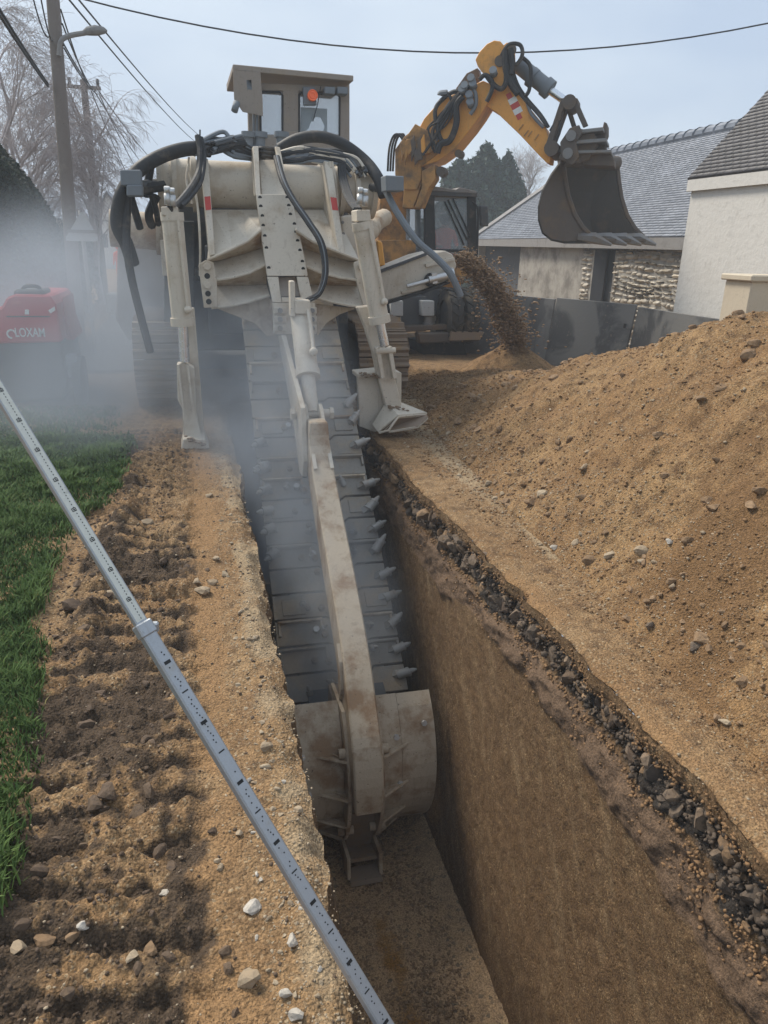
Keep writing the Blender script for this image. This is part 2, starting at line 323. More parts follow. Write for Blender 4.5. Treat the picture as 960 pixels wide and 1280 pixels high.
def spline(pts, n=8):
    pts = [Vector(p) for p in pts]; out = []
    for i in range(len(pts)-1):
        p0 = pts[max(i-1, 0)]; p1 = pts[i]; p2 = pts[i+1]; p3 = pts[min(i+2, len(pts)-1)]
        for k in range(n):
            t = k/n; out.append(0.5*((2*p1)+(p2-p0)*t+(2*p0-5*p1+4*p2-p3)*t*t+(3*p1-p0-3*p2+p3)*t**3))
    return out+[pts[-1]]
# ---------------------------------------------------------------- numpy noise and sheets
def _h(ix, iy, s):
    n = (ix*374761393 + iy*668265263 + s*982451653) & 0xffffffff
    n = ((n ^ (n >> 13))*1274126177) & 0xffffffff
    return ((n ^ (n >> 16)) & 0xffffff)/float(0xffffff)
def vn(x, y, s=0):
    x = np.asarray(x, float); y = np.asarray(y, float)
    ix = np.floor(x).astype(np.int64); iy = np.floor(y).astype(np.int64); fx = x-ix; fy = y-iy
    fx = fx*fx*fx*(fx*(fx*6-15)+10); fy = fy*fy*fy*(fy*(fy*6-15)+10)
    a = _h(ix, iy, s); b = _h(ix+1, iy, s); c = _h(ix, iy+1, s); d = _h(ix+1, iy+1, s)
    return (a*(1-fx)+b*fx)*(1-fy)+(c*(1-fx)+d*fx)*fy
def fbm(x, y, sc, o=4, s=0, g=0.5):
    r = 0; a = 1; t = 0
    for k in range(o):
        r = r+a*(vn(x*sc+k*17.3, y*sc-k*9.1, s+k)-0.5)*2; t += a; a *= g; sc *= 2.03
    return r/t
def sst(a, b, x):
    t = np.clip((x-a)/(b-a), 0, 1); return t*t*(3-2*t)
def sheet(name, P, mat, kind=None, attrs=None, smooth=True, parent=None):
    """P: (nu, nv, 3) array"""
    nu, nv = P.shape[:2]; me = bpy.data.meshes.new(name)
    V = P.reshape(-1, 3); idx = np.arange(nu*nv).reshape(nu, nv)
    Q = np.stack([idx[:-1, :-1], idx[1:, :-1], idx[1:, 1:], idx[:-1, 1:]], -1).reshape(-1, 4)
    me.vertices.add(len(V)); me.vertices.foreach_set('co', V.astype(np.float32).ravel())
    me.loops.add(Q.size); me.loops.foreach_set('vertex_index', Q.ravel().astype(np.int32))
    me.polygons.add(len(Q)); me.polygons.foreach_set('loop_start', np.arange(0, Q.size, 4, dtype=np.int32)); me.polygons.foreach_set('loop_total', np.full(len(Q), 4, dtype=np.int32))
    me.update(calc_edges=True); me.polygons.foreach_set('use_smooth', np.full(len(Q), smooth))
    for k, a in (attrs or {}).items():
        at = me.attributes.new(k, 'FLOAT', 'POINT'); at.data.foreach_set('value', np.clip(a, 0, 1).astype(np.float32).ravel())
    me.materials.append(MT[mat]); o = bpy.data.objects.new(name, me); col.objects.link(o)
    if kind: o['kind'] = kind
    if parent: o.parent = parent
    return o
def trimesh(name, V, T, mat, kind=None, tone=None, parent=None):
    me = bpy.data.meshes.new(name); k = T.shape[1]
    me.vertices.add(len(V)); me.vertices.foreach_set('co', V.astype(np.float32).ravel())
    me.loops.add(T.size); me.loops.foreach_set('vertex_index', T.ravel().astype(np.int32))
    me.polygons.add(len(T)); me.polygons.foreach_set('loop_start', np.arange(0, T.size, k, dtype=np.int32)); me.polygons.foreach_set('loop_total', np.full(len(T), k, dtype=np.int32))
    me.update(calc_edges=True)
    if tone is not None:
        at = me.attributes.new('tone', 'FLOAT', 'POINT'); at.data.foreach_set('value', tone.astype(np.float32))
    me.materials.append(MT[mat]); o = bpy.data.objects.new(name, me); col.objects.link(o)
    if parent: o.parent = parent
    if kind: o['kind'] = kind
    return o
# ================================================================= TERRAIN
YEND = 10.3
def eL(y): return 0.34 + 0.05*fbm(y, y*0+3.1, 1.7, 3, 5) + 0.03*fbm(y, y*0+1.1, 9, 4, 6)
def eR(y): return 1.95 + 0.045*fbm(y, y*0+7.7, 1.1, 3, 8) + 0.035*fbm(y, y*0+2.2, 6, 4, 9)
def grass_edge(y):
    return -0.72 - 0.25*sst(2.6, 5.0, y) + 0.05*fbm(y, y*0+4.4, 1.3, 3, 21) + 0.05*fbm(y, y*0+1.4, 5, 3, 22) + 0.30*sst(5.6, 6.6, y)*(1-sst(8.0, 9.5, y)) - 0.06*np.exp(-((y-4.4)/0.6)**2)
def Hl(x, y):
    z = 0.012*fbm(x, y, 3, 4, 1) + 0.010*fbm(x, y, 16, 3, 2)
    rut = sst(-0.92, -0.74, x)*(1-sst(-0.16, 0.02, x))*(1-sst(8.5, 9.2, y)*0.7)
    ph = (y + 0.10*x + 0.08*fbm(x, y, 1.5, 3, 3) + 0.02*fbm(x, y, 9, 3, 30))/0.205
    g = np.abs((ph % 1.0)-0.5)*2                      # 1 at groove
    groove = sst(0.58, 0.84, g+0.25*fbm(x, y, 14, 3, 37))*sst(-0.75, 0.15, fbm(x, y, 2.4, 3, 4))
    z = z - 0.042*rut*groove + rut*0.024*fbm(x, y, 9, 4, 12) + rut*0.05*np.maximum(fbm(x, y, 5, 3, 13), 0) + rut*0.05*np.abs(fbm(x, y, 17, 3, 33)) + rut*0.012*fbm(x, y, 34, 2, 38) + 0.006*fbm(x, y, 45, 2, 34)
    rid = np.exp(-((x+0.66-0.05*np.sin(y*1.3))/0.10)**2)*sst(3.4, 4.2, y)*(1-sst(6.8, 7.6, y)); z = z + rid*(0.07+0.07*fbm(x, y, 7, 3, 14))
    berm = sst(0.08, 0.24, x); z = z + berm*(0.018+0.03*fbm(x, y, 8, 4, 15))
    lip = sst(0.26, 0.36, x); z = z - 0.05*lip*(1+fbm(x, y, 6, 3, 16))
    gr = 1-sst(-0.05, 0.05, x-grass_edge(y)); z = z + gr*0.02
    mud = rut*(0.46+0.62*groove) + rut*(0.75*fbm(x, y, 2.3, 3, 17) + 0.7*fbm(x, y, 13, 4, 35))*(1-0.4*sst(4, 7, y)) + 0.25*sst(-0.4, -0.7, x)*rut
    mud = mud + 0.45*(1-sst(1.6, 3.0, y))*rut - 0.3*sst(3.5, 6, y)*rut
    och = np.exp(-((x+0.02)/0.13)**2)*(0.75+0.9*fbm(x, y, 2.0, 3, 18)+0.5*fbm(x, y, 9, 3, 36))
    grav = berm*(0.45+0.6*fbm(x, y, 3, 3, 19))
    return z, np.clip(mud, 0, 1), np.clip(grav, 0, 1), np.clip(och, 0, 1)
def heap_foot(y): return 2.28 + 0.075*(y-2.4)*(y > 2.4) + 0.07*fbm(y, y*0+9.3, 0.9, 3, 31) + 0.25*sst(8.0, 10.5, y)
CY = np.array([-4, 0.0, 4.0, 5.37, 6.0, 7.09, 8.84, 10.34, 11.6, 13, 14]); CH = np.array([1.7, 1.8, 1.75, 1.60, 1.47, 1.11, 0.62, 0.31, 0.10, -0.1, -0.2])
def Hheap(x, y):
    H = np.interp(y, CY, CH); xf = heap_foot(y); w_ = 4.6-xf
    t = np.clip((x-xf)/w_, -0.5, 2.5)
    prof = np.where(t < 0, t*0.5, np.where(t < 1, np.sin(np.clip(t, 0, 1)*math.pi/2*0.97)**1.05, 1-0.35*(np.clip(t, 1, 2.5)-1)**2))
    z = H*prof
    # a second shoulder: gully between two dumps of soil, seen as the dip in the middle of the slope
    z = z - 0.16*np.exp(-((y-5.9-0.55*(x-3.2))/0.5)**2)*np.clip(t, 0, 1)*(1-np.clip(t, 0, 1))*3.2
    z = z + 0.10*np.exp(-((y-4.6-0.5*(x-3.2))/0.6)**2)*np.clip(t, 0, 1)*(1-0.8*np.clip(t, 0, 1))*2
    m = sst(-0.1, 0.15, t)
    z = z + m*(0.10*fbm(x, y, 1.3, 4, 41)+0.075*np.abs(fbm(x, y, 4.5, 5, 48))+0.035*fbm(x, y, 7, 4, 42)+0.013*np.abs(fbm(x, y, 22, 3, 43))+0.02*fbm(x*0.5+y, y*1.5, 3, 3, 47))
    z = np.where(t < 0, np.minimum(z, -0.02+t*0.3), z)
    # small fresh cone under the conveyor discharge
    z = np.maximum(z, 0.62*(1-np.hypot(x-CONE[0], (y-CONE[1])*0.9)/0.95)+0.03*fbm(x, y, 6, 3, 44))
    return z
CONE = (5.45, 12.3)
def geo(a, b, s0, s1):
    out = [a]; 
    while out[-1] < b:
        t = (out[-1]-a)/(b-a); out.append(out[-1]+s0+(s1-s0)*t)
    out[-1] = b; return np.array(out)
# left bank
ys = np.concatenate([np.linspace(-4, 1.0, 40)[:-1], geo(1.0, YEND, 0.0135, 0.05)])
us = np.concatenate([np.linspace(-7, -2.2, 30)[:-1], np.linspace(-2.2, -1.0, 40)[:-1], np.linspace(-1.0, 0.34, 100)])
Y_, X_ = np.meshgrid(ys, us); el = eL(Y_)
Xw = np.where(X_ > 0, X_/0.34*el, X_)
z, mud, grav, och = Hl(Xw*1.0, Y_)
fade = sst(-7, -6, Xw); z = z*fade
PL = np.stack([Xw, Y_, z], -1)
ground = sheet('ground', PL, 'ground', 'structure', {'mud': mud, 'grav': grav, 'ochre': och})
# left wall: from the lip down
zs = np.concatenate([np.linspace(0, -0.3, 14), np.linspace(-0.33, -2.80, 60)])
ys2 = np.concatenate([np.linspace(-4, 0.8, 40)[:-1], geo(0.8, YEND, 0.025, 0.08)])
Z_, Y2 = np.meshgrid(zs, ys2, indexing='ij')
zl, *_r = Hl(eL(Y2), Y2)
Xl = eL(Y2) + 0.03*sst(0, -0.3, Z_) + (0.02*fbm(Z_, Y2, 9, 3, 51)+0.03*fbm(Z_, Y2, 2.5, 3, 52))*sst(0, -0.1, Z_)
sheet('trench_wall', np.stack([Xl, Y2, np.where(Z_ > -0.3, zl*(1+Z_/0.3)+Z_, Z_)], -1), 'wall', 'structure', {'mud': sst(-0.05, -0.1, Z_)*(1-sst(-0.3, -0.4, Z_))*0.4, 'grav': Z_*0, 'ochre': Z_*0})
# right wall, detailed
zs = np.concatenate([np.linspace(0, -0.75, 62)[:-1], geo(0.75, 2.80, 0.016, 0.03)*-1])
ys3 = np.concatenate([np.linspace(-4, 0.9, 50)[:-1], geo(0.9, YEND, 0.013, 0.04)])
Z_, Y3 = np.meshgrid(zs, ys3, indexing='ij')
band0 = -0.09+0.03*fbm(Y3, Y3*0, 1.5, 3, 61); band1 = -0.33+0.15*fbm(Y3, Y3*0+5, 1.3, 3, 62); band2 = -0.58+0.2*fbm(Y3, Y3*0+8, 1.1, 3, 63)
inb = sst(0.03, -0.03, Z_-band0)*(1-sst(0.04, -0.04, Z_-band1)); inc = sst(0.04, -0.04, Z_-band1)*(1-sst(0.06, -0.06, Z_-band2))
def Xwall(Z_, Y_, inb, inc):
    base = eR(Y_)*sst(-0.6, 0, Z_)+1.95*(1-sst(-0.6, 0, Z_)) - 0.20*np.clip(-Z_/2.77, 0, 1)
    q = (Y_-Z_)*0.7071; r_ = (Y_+Z_)*0.7071     # q along cutter marks
    scr = 0.013*fbm(q*13, r_*1.8, 1.6, 4, 64) + 0.008*fbm(q*9, r_*7, 3.1, 3, 68)
    gouge = -0.0
    return base + inb*(0.06+0.09*fbm(Z_, Y_, 7, 4, 65)) + inc*(-0.015+0.05*fbm(Z_, Y_, 7, 4, 66)) + (1-inb)*scr + 0.006*fbm(Z_, Y_, 2, 3, 67)
Xr = Xwall(Z_, Y3, inb, inc)
rw = sheet('trench_wall', np.stack([Xr, Y3, Z_], -1), 'wall', 'structure', {'mud': inb*0.75, 'grav': Z_*0, 'ochre': inc*0.9})
# right bank strip and heap
us = np.concatenate([np.linspace(0, 1.1, 70)[:-1], np.linspace(1.1, 5, 40)[:-1], np.linspace(5, 11, 20)])
Y4, U4 = np.meshgrid(ys3, us); X4 = eR(Y4)+U4
z4 = 0.010*fbm(X4, Y4, 3, 4, 71)+0.008*fbm(X4, Y4, 18, 3, 72); z4 = z4 - 0.035*(1-sst(0.0, 0.07, U4))*(1+fbm(X4, Y4, 6, 3, 73)); z4 = np.where(U4 < 0.001, z4*0, z4)
smooth_strip = np.exp(-((U4-0.22)/0.13)**2)
grav4 = sst(0.38, 0.52, U4)*(0.55+0.5*fbm(X4, Y4, 3, 3, 75)); och4 = (0.35+0.8*fbm(X4, Y4, 1.5, 3, 74))*(1-sst(0.12, 0.2, U4))*0.8
sheet('ground', np.stack([X4, Y4, z4], -1), 'ground', 'structure', {'mud': U4*0, 'grav': np.clip(grav4, 0, 1), 'ochre': np.clip(och4, 0, 1)})
hx = np.concatenate([geo(2.12, 5.2, 0.020, 0.03), np.linspace(5.24, 7.2, 30)]); hy = np.concatenate([np.linspace(-4, 1.6, 50)[:-1], geo(1.6, 14.2, 0.018, 0.045)])
HY, HX = np.meshgrid(hy, hx)
HX = HX + 0*HY
hz = Hheap(HX, HY)
hg = np.clip(0.35*np.exp(-((HY-5.0-0.9*(HX-3.2))/0.5)**2)+0.5*fbm(HX, HY, 1.2, 4, 45), 0, 1)*0.8; hm = np.clip(0.9*np.exp(-((HY-3.2-0.35*(HX-2.6))/0.6)**2)+0.9*fbm(HX, HY, 1.8, 5, 46), 0, 1)*0.7
heap = sheet('spoil_heap', np.stack([HX, HY, hz], -1), 'heap', None, {'mud': hm, 'grav': hg, 'ochre': HX*0})
tag(heap, 'long heap of loose ochre soil along the right side of the trench', 'soil heap')
# floor
fx = np.linspace(0.2, 1.95, 90); Yf, Xf = np.meshgrid(ys3[::2], fx)
zf = -2.77+0.015*fbm(Xf, Yf, 3, 4, 81)+0.010*fbm(Xf, Yf, 14, 3, 82)+0.05*sst(1.55, 1.75, Xf)
of = np.exp(-((Xf-1.13)/0.13)**2)*sst(4.6, 3.6, Yf)*(0.7+0.6*fbm(Xf, Yf, 2, 3, 83))
sheet('trench_floor', np.stack([Xf, Yf, zf], -1), 'floor', 'structure', {'mud': Xf*0, 'grav': Xf*0, 'ochre': of})
# end face of the trench under the machine
Zt, Xt = np.meshgrid(np.linspace(0, -2.8, 30), np.linspace(0.2, 2.1, 20), indexing='ij')
sheet('trench_wall', np.stack([Xt, YEND+0*Xt+0.03*fbm(Xt, Zt, 3, 3, 84), Zt], -1), 'wall', 'structure', {'mud': Xt*0, 'grav': Xt*0, 'ochre': Xt*0})
# ground beyond, to the horizon
Yb, Xb = np.meshgrid(np.concatenate([np.linspace(YEND, 22, 90), np.linspace(23, 60, 40)]), np.linspace(-16, 16, 260))
fb = sst(-16, -12, Xb)*sst(16, 12, Xb)*sst(60, 40, Yb)
sheet('ground', np.stack([Xb, Yb, fb*(0.03*fbm(Xb, Yb, 0.8, 4, 85)+0.01*fbm(Xb, Yb, 6, 3, 86))-0.012*sst(10.3, 10.6, Yb)], -1), 'ground', 'structure', {'mud': sst(0.3, 1, fbm(Xb, Yb, 0.5, 3, 87)), 'grav': Xb*0+0.2, 'ochre': Xb*0})
m = M()
for a in (((-900, -700), (900, -700), (900, -4), (-900, -4)), ((-900, -4), (-7, -4), (-7, YEND), (-900, YEND)), ((12.95, -4), (900, -4), (900, YEND), (12.95, YEND)), ((-900, YEND), (-16, YEND), (-16, 60), (-900, 60)), ((16, YEND), (900, YEND), (900, 60), (16, 60)), ((-900, 60), (900, 60), (900, 1500), (-900, 1500))):
    m.add([(x, y, -0.01) for x, y in a], [(0, 1, 2, 3)])
MT['field'] = soil('distant_meadow', [(0.09, 0.11, 0.04, 1), (0.12, 0.13, 0.05, 1), (0.07, 0.08, 0.03, 1), (0, 0, 0, 1), (0.14, 0.13, 0.08, 1)], 5, attr=False)
m.build('ground', 'field', kind='structure')
# road far left
MT['asphalt'] = soil('grey_road_surface', [(0.12, 0.12, 0.12, 1), (0.09, 0.09, 0.09, 1), (0.07, 0.07, 0.07, 1), (0, 0, 0, 1), (0.15, 0.15, 0.15, 1)], 80, attr=False, bump=0.3)
m = M(); m.add([(-2.2, 13, 0.045), (1.6, 13, 0.045), (1.6, 120, 0.045), (-2.6, 120, 0.045)], [(0, 1, 2, 3)])
m.build('road', 'asphalt', kind='structure')
# ================================================================= TRENCHER
T = thing('trenching_machine', 'large dusty beige crawler trencher with its digging chain lowered into the trench', 'trencher', (1.15, 10.2, 0))
def poly(pts, Y): return [ay(x, y, Y) for x, y in pts]
# --- crawler tracks
def track(xa, xb, label):
    r = 0.52; y0 = 10.45; y1 = 15.2; zc = 0.55
    tr = M(); tr.box(((xa+xb)/2, (y0+y1)/2, zc), (0.36, y1-y0, 0.55)); tr.cyl((xa+0.12, y0, zc), (xb-0.12, y0, zc), 0.43, n=20); tr.cyl((xa+0.12, y1, zc), (xb-0.12, y1, zc), 0.43, n=20)
    for k in range(6): tr.cyl((xa+0.1, 11.2+k*0.65, 0.25), (xb-0.1, 11.2+k*0.65, 0.25), 0.17, n=12)
    t = tr.build('crawler_track', 'darkgrey', T)
    w_ = xb-xa; s = M(); s.box((0, 0, 0), (w_, 0.19, 0.035)); s.prism([(-w_/2, -0.05, 0.017), (-w_/2, -0.02, 0.07), (-w_/2, 0.0, 0.07), (-w_/2, 0.03, 0.017)], (w_, 0, 0))
    s.box((0, 0.075, 0.026), (w_, 0.02, 0.018))
    first = None; L = y1-y0; per = 2*L+2*math.pi*r; n = int(per/0.2)
    for i in range(n):
        d = i*per/n
        if d < L: p = (y0+d, zc+r); a = 0
        elif d < L+math.pi*r: th = (d-L)/r; p = (y1+r*math.sin(th), zc+r*math.cos(th)); a = -th
        elif d < 2*L+math.pi*r: p = (y1-(d-L-math.pi*r), zc-r); a = math.pi
        else: th = (d-2*L-math.pi*r)/r; p = (y0-r*math.sin(th), zc-r*math.cos(th)); a = math.pi-th
        loc = Vector(((xa+xb)/2, p[0], p[1]))
        if first is None:
            off = parent_loc(T); first = M(); first.v = list(s.v); first.f = s.f; first.sm = s.sm
            first.v = [v+off for v in first.v]; first = first.build('track_shoe', 'steel_rust', t, fix=True); first.location = loc-off; first.rotation_euler = (a, 0, 0)
        else: inst(first, 'track_shoe', t, loc, Euler((a, 0, 0)))
track(2.16, 2.86, 'right'); track(-0.76, -0.1, 'left')
# --- chassis, engine housing
m = M(); m.box((1.05, 12.8, 1.15), (2.1, 4.8, 0.9)); m.box((1.05, 10.5, 1.5), (1.7, 0.9, 1.1)); m.box((1.1, 11.9, 2.2), (2.6, 2.6, 0.9))
m.build('chassis', 'darkgrey', T, bev=0.02)
m = M(); a = ay(143, 303, 12.2); b = ay(252, 285, 12.2)
m.prism([ay(147, 305, 12.2), ay(252, 270, 12.2), ay(252, 432, 12.2), ay(160, 425, 12.2), ay(145, 400, 12.2)], (0, 2.6, 0)); m.build('engine_housing', 'brown_body', T, bev=0.02)
m = M(); m.cyl(ay(138, 285, 11.2), ay(200, 290, 11.2), 0.24, n=20); m.cyl(ay(196, 285, 11.0), ay(206, 286, 11.0), 0.34, n=20); m.cyl(ay(166, 270, 11.1), ay(166, 305, 11.1), 0.1, n=12); m.build('gearbox', 'beige_dirty', T)
m = M(); m.prism(poly([(205, 276), (243, 276), (243, 440), (205, 440)], 10.3), (0, 0.5, 0)); m.build('upright_post', 'darkgrey', T, bev=0.01)
m = M(); m.prism(poly([(200, 300), (214, 298), (216, 345), (203, 345)], 9.6), (0, 0.3, 0)); m.build('side_bracket', 'beige', T, bev=0.01)
m = M(); m.cyl(ay(437, 272, 9.7), ay(437, 345, 9.7)+Vector((0, 0.1, 0)), 0.05, n=8)
m.prism(poly([(426, 270), (440, 268), (452, 285), (455, 318), (448, 348), (432, 352)], 9.4), (0, 0.5, 0)); gb = m.build('gearbox', 'beige', T, bev=0.02)
bo = M()
for (x, y) in ((428, 278), (429, 292), (430, 306), (432, 320), (433, 334), (434, 346)): bo.cyl(ay(x, y, 9.4), ay(x, y, 9.4)+Vector((0, -0.03, 0)), 0.018, n=6)
bo.build('flange_bolt', 'steel', gb)
m = M(); m.tube(spline([ay(452, 292, 9.8), ay(462, 290, 10.1), ay(470, 278, 10.5), ay(480, 272, 11)], 5), 0.12, n=12); m.build('discharge_pipe', 'beige_dirty', T)
m = M(); m.prism(poly([(471, 300), (478, 302), (482, 333), (473, 333)], 11.6), (0, 0.6, 0)); m.build('side_cover', 'orange', T, bev=0.02)
# --- cross drum
dl = ay(200, 233, 10.0); dr = ay(466, 234, 10.0); dz = (dl.z+dr.z)/2
m = M(); m.cyl((dl.x, 10.0, dz), (dr.x, 10.0, dz), 0.265, n=40)
drum = m.build('cross_drum', 'beige', T)
for px in (201, 219, 243, 405, 424, 442, 463):
    x = ay(px, 233, 10.0).x; f = M(); f.cyl((x-0.03, 10.0, dz), (x+0.03, 10.0, dz), 0.335 if px in (201, 463) else 0.32, n=40); f.build('drum_flange', 'beige', drum)
# --- side plates with red marks
for (t0, t1, b0, b1) in (((250, 198), (260, 198), (262, 320), (269, 318)), ((405, 201), (415, 203), (423, 316), (431, 316))):
    p = [ay(*t0, 9.62), ay(*t1, 9.62), ay(*b1, 8.96), ay(*b0, 8.96)]
    m = M(); m.prism(p, (0, 0.55, 0)); sp = m.build('side_plate', 'beige', T, bev=0.008)
    f = lambda k, w_: (p[0].lerp(p[3], k)).lerp(p[1].lerp(p[2], k), w_) + Vector((0, -0.004, 0))
    m = M(); m.add([f(0.40, 0.08), f(0.40, 0.92), f(0.54, 0.92), f(0.54, 0.08)], [(0, 1, 2, 3)]); m.build('red_mark', 'redwhite', sp)
# --- wing frame: light faces, undercut ribs
YF, YB = 8.95, 9.28
def face(pts, Y=YF, th=0.05, mat='beige', nm='wing_plate', bev=0.006):
    m = M(); m.prism(poly(pts, Y), (0, th, 0)); return m.build(nm, mat, T, bev=bev)
def loft(pa, ya, pb, yb, nm='stiffening_rib', mat='beige_dirty'):
    A = [ay(x, y, ya) for x, y in pa]; B = [ay(x, y, yb) for x, y in pb]; n = len(A); m = M()
    m.add(A+B, [(i, i+1, n+i+1, n+i) for i in range(n-1)]); o = m.build(nm, mat, T); md = o.modifiers.new('s', 'SOLIDIFY'); md.thickness = 0.012; return o
left = dict(A1=[(259, 325), (290, 311), (310, 301), (326, 287)], B1=[(262, 327), (285, 322), (307, 316), (328, 309)],
            A2=[(269, 350), (290, 347), (312, 341), (332, 331)], B2=[(270, 356), (290, 356), (312, 356), (333, 355)],
            A3=[(264, 385), (290, 382), (312, 377), (337, 369)])
def mir(p): return [(2*(350+(y-300)*0.16)-x, y) for x, y in p]
for S in (left, {k: mir(v) for k, v in left.items()}):
    isl = S is left
    top = [(264, 262), (322, 262)] if isl else [(417, 262), (364, 262)]
    # panel between drum and first rib leans back at the top
    A = [ay(*top[0], 9.85)]+[ay(*top[1], 9.85)]; P = [ay(x, y, YF) for x, y in S['A1']]
    m = M(); m.add([A[0], A[0].lerp(A[1], .33), A[0].lerp(A[1], .66), A[1]]+P, [(i, i+1, 5+i, 4+i) for i in range(3)]); o = m.build('back_panel', 'beige', T)
    md = o.modifiers.new('s', 'SOLIDIFY'); md.thickness = 0.02
    loft(S['A1'], YF, S['B1'], YB); loft(S['B1'], YB, S['A2'], YF, 'wing_plate', 'beige')
    loft(S['A2'], YF, S['B2'], YB); loft(S['B2'], YB, S['A3'], YF, 'wing_plate', 'beige')
    for k in ('A1', 'A2', 'A3'):
        m = M(); pts = [ay(x, y, YF-0.012) for x, y in S[k]]; m.tube(pts, 0.016, n=6); m.build('rib_edge', 'beige', T)
    ep = [(248, 331), (257, 325), (267, 328), (271, 352), (272, 384), (255, 385)]
    ep = ep if isl else mir(ep)
    e = face(ep, YF-0.035, 0.06, 'beige', 'end_plate')
    hb = [(259, 333), (259, 345), (259, 356), (260, 367), (261, 377)]
    for i, (x, y) in enumerate(hb if isl else mir(hb)):
        c = ay(x, y, YF-0.035); m = M()
        if i in (0, 2): m.cyl(c, c+Vector((0, -0.045, 0)), 0.045, n=6); m.build('bolt', 'beige', e, bev=0.004)
        else: m.cyl(c+Vector((0, 0.01, 0)), c+Vector((0, -0.004, 0)), 0.032, n=12); m.build('bolt_hole', 'ink', e)
# arch yoke under the wings
face([(272, 386), (337, 371), (344, 418), (348, 452), (338, 425), (318, 404), (292, 394)], 9.08, 0.08, 'beige_dirty', 'arch_plate')
face([(394, 380), (444, 386), (425, 393), (408, 404), (397, 420)], 9.08, 0.08, 'beige_dirty', 'arch_plate')
# --- central bolted plate
ptop, pbot = 9.2, 8.72
def cpl(x, y): return ay(x, y, ptop+(pbot-ptop)*(y-243)/(377-243))
def cquad(pts, nm='centre_plate', parent=T, mat='beige', lift=0, th=0.06):
    m = M(); m.prism([cpl(x, y)+Vector((0, -lift, 0)) for x, y in pts], (0, th, 0)); return m.build(nm, mat, parent, bev=0.005)
cp = cquad([(320, 243), (364, 243), (372, 281), (380, 318), (385, 345), (334, 345), (327, 298)])
cquad([(334, 346), (348, 346), (351, 372), (352, 378), (341, 378)], 'plate_cheek'); cquad([(371, 346), (385, 346), (393, 377), (378, 378), (374, 362)], 'plate_cheek')
cquad([(352, 372), (377, 372), (378, 378), (353, 378)], 'plate_cheek'); cquad([(349, 347), (371, 347), (377, 371), (352, 372)], 'slot_back', mat='brown_body', lift=-0.12, th=0.03)
for (x, y) in [(325, 247), (326, 258), (328, 270), (329, 282), (331, 295), (333, 310), (336, 335), (359, 247), (361, 257), (363, 268), (368, 280), (370, 290), (372, 301), (375, 313), (378, 327), (379, 336)]:
    c = cpl(x, y)+Vector((0, -0.003, 0)); m = M(); m.cyl(c+Vector((0, 0.01, 0)), c, 0.021, n=10); m.build('bolt_hole', 'ink', cp)
def fan(pts, Ys, th, nm, mat='beige', bev=0.006, parent=T):
    m = M(); m.prism([ay(x, y, Y) for (x, y), Y in zip(pts, Ys)], th); return m.build(nm, mat, parent, bev=bev)
fan([(324, 200), (346, 200), (357, 244), (327, 244)], [9.75, 9.75, 9.28, 9.28], (0, 0.08, 0), 'upper_link')
fan([(316, 183), (323, 183), (326, 244), (320, 244)], [9.62, 9.62, 9.2, 9.2], (0, 0.3, 0), 'link_cheek')
fan([(344, 183), (350, 184), (356, 215), (350, 215)], [9.62, 9.62, 9.35, 9.35], (0, 0.3, 0), 'link_cheek')
# --- bracket block
bk = fan([(341, 379), (394, 379), (396, 418), (343, 418)], [8.7]*4, (0, 0.12, 0), 'cylinder_bracket')
for yy in (388, 399, 410):
    for (x0, x1) in ((342, 358), (384, 396)):
        m = M(); m.prism(poly([(x0, yy-4), (x1, yy-4), (x1, yy+4), (x0, yy+4)], 8.66), (0, 0.04, 0)); m.build('clamp_bar', 'beige', bk, bev=0.005)
        m = M(); c = ay((x0+x1)/2, yy, 8.66); m.cyl(c, c+Vector((0, -0.04, 0)), 0.03, n=6); m.build('bolt', 'steel', bk, bev=0.003)
# --- crumber lift cylinder
XL = 1.13
cA = ax(376, 392, XL); jt = ax(390, 517, XL); cB = cA.lerp(jt, 0.60)
m = M(); m.cyl(cA, cB, 0.115, n=24); m.cyl(cB-(cB-cA).normalized()*0.02, cB+(cB-cA).normalized()*0.06, 0.132, n=24)
m.cyl(cA+Vector((0, 0, 0.02)), cA-(cB-cA).normalized()*0.12, 0.10, n=16); lc = m.build('lift_cylinder', 'beige', T)
m = M(); m.cyl(cB, jt, 0.075, n=20); m.build('piston_rod', 'beige', lc)
m = M(); m.box(cA+Vector((0.0, -0.1, 0.08)), (0.16, 0.14, 0.14)); m.box(cA+Vector((-0.1, -0.06, 0.16)), (0.05, 0.16, 0.36)); m.build('valve_block', 'beige', lc, bev=0.008)
m = M(); m.tube([cA+Vector((0.05, -0.17, 0.05)), cA.lerp(cB, 0.4)+Vector((0.06, -0.13, 0.1)), cA.lerp(cB, 0.8)+Vector((0.06, -0.12, 0.12))], 0.018, n=8); m.ball(cA.lerp(cB, 0.82)+Vector((0.06, -0.12, 0.12)), 0.045); m.build('feed_pipe', 'beige', lc)
# long side link beside the cylinder
a0 = ax(348, 425, 0.98); a1 = ax(379, 590, 0.99)
m = M(); m.prism([ax(347, 419, 0.97), ax(352, 419, 0.97), ax(376, 510, 0.97), ax(379, 577, 0.97), ax(378, 596, 0.97), ax(374, 590, 0.97), ax(367, 530, 0.97)], (0.05, 0, 0)); m.build('side_link', 'beige', T, bev=0.005)
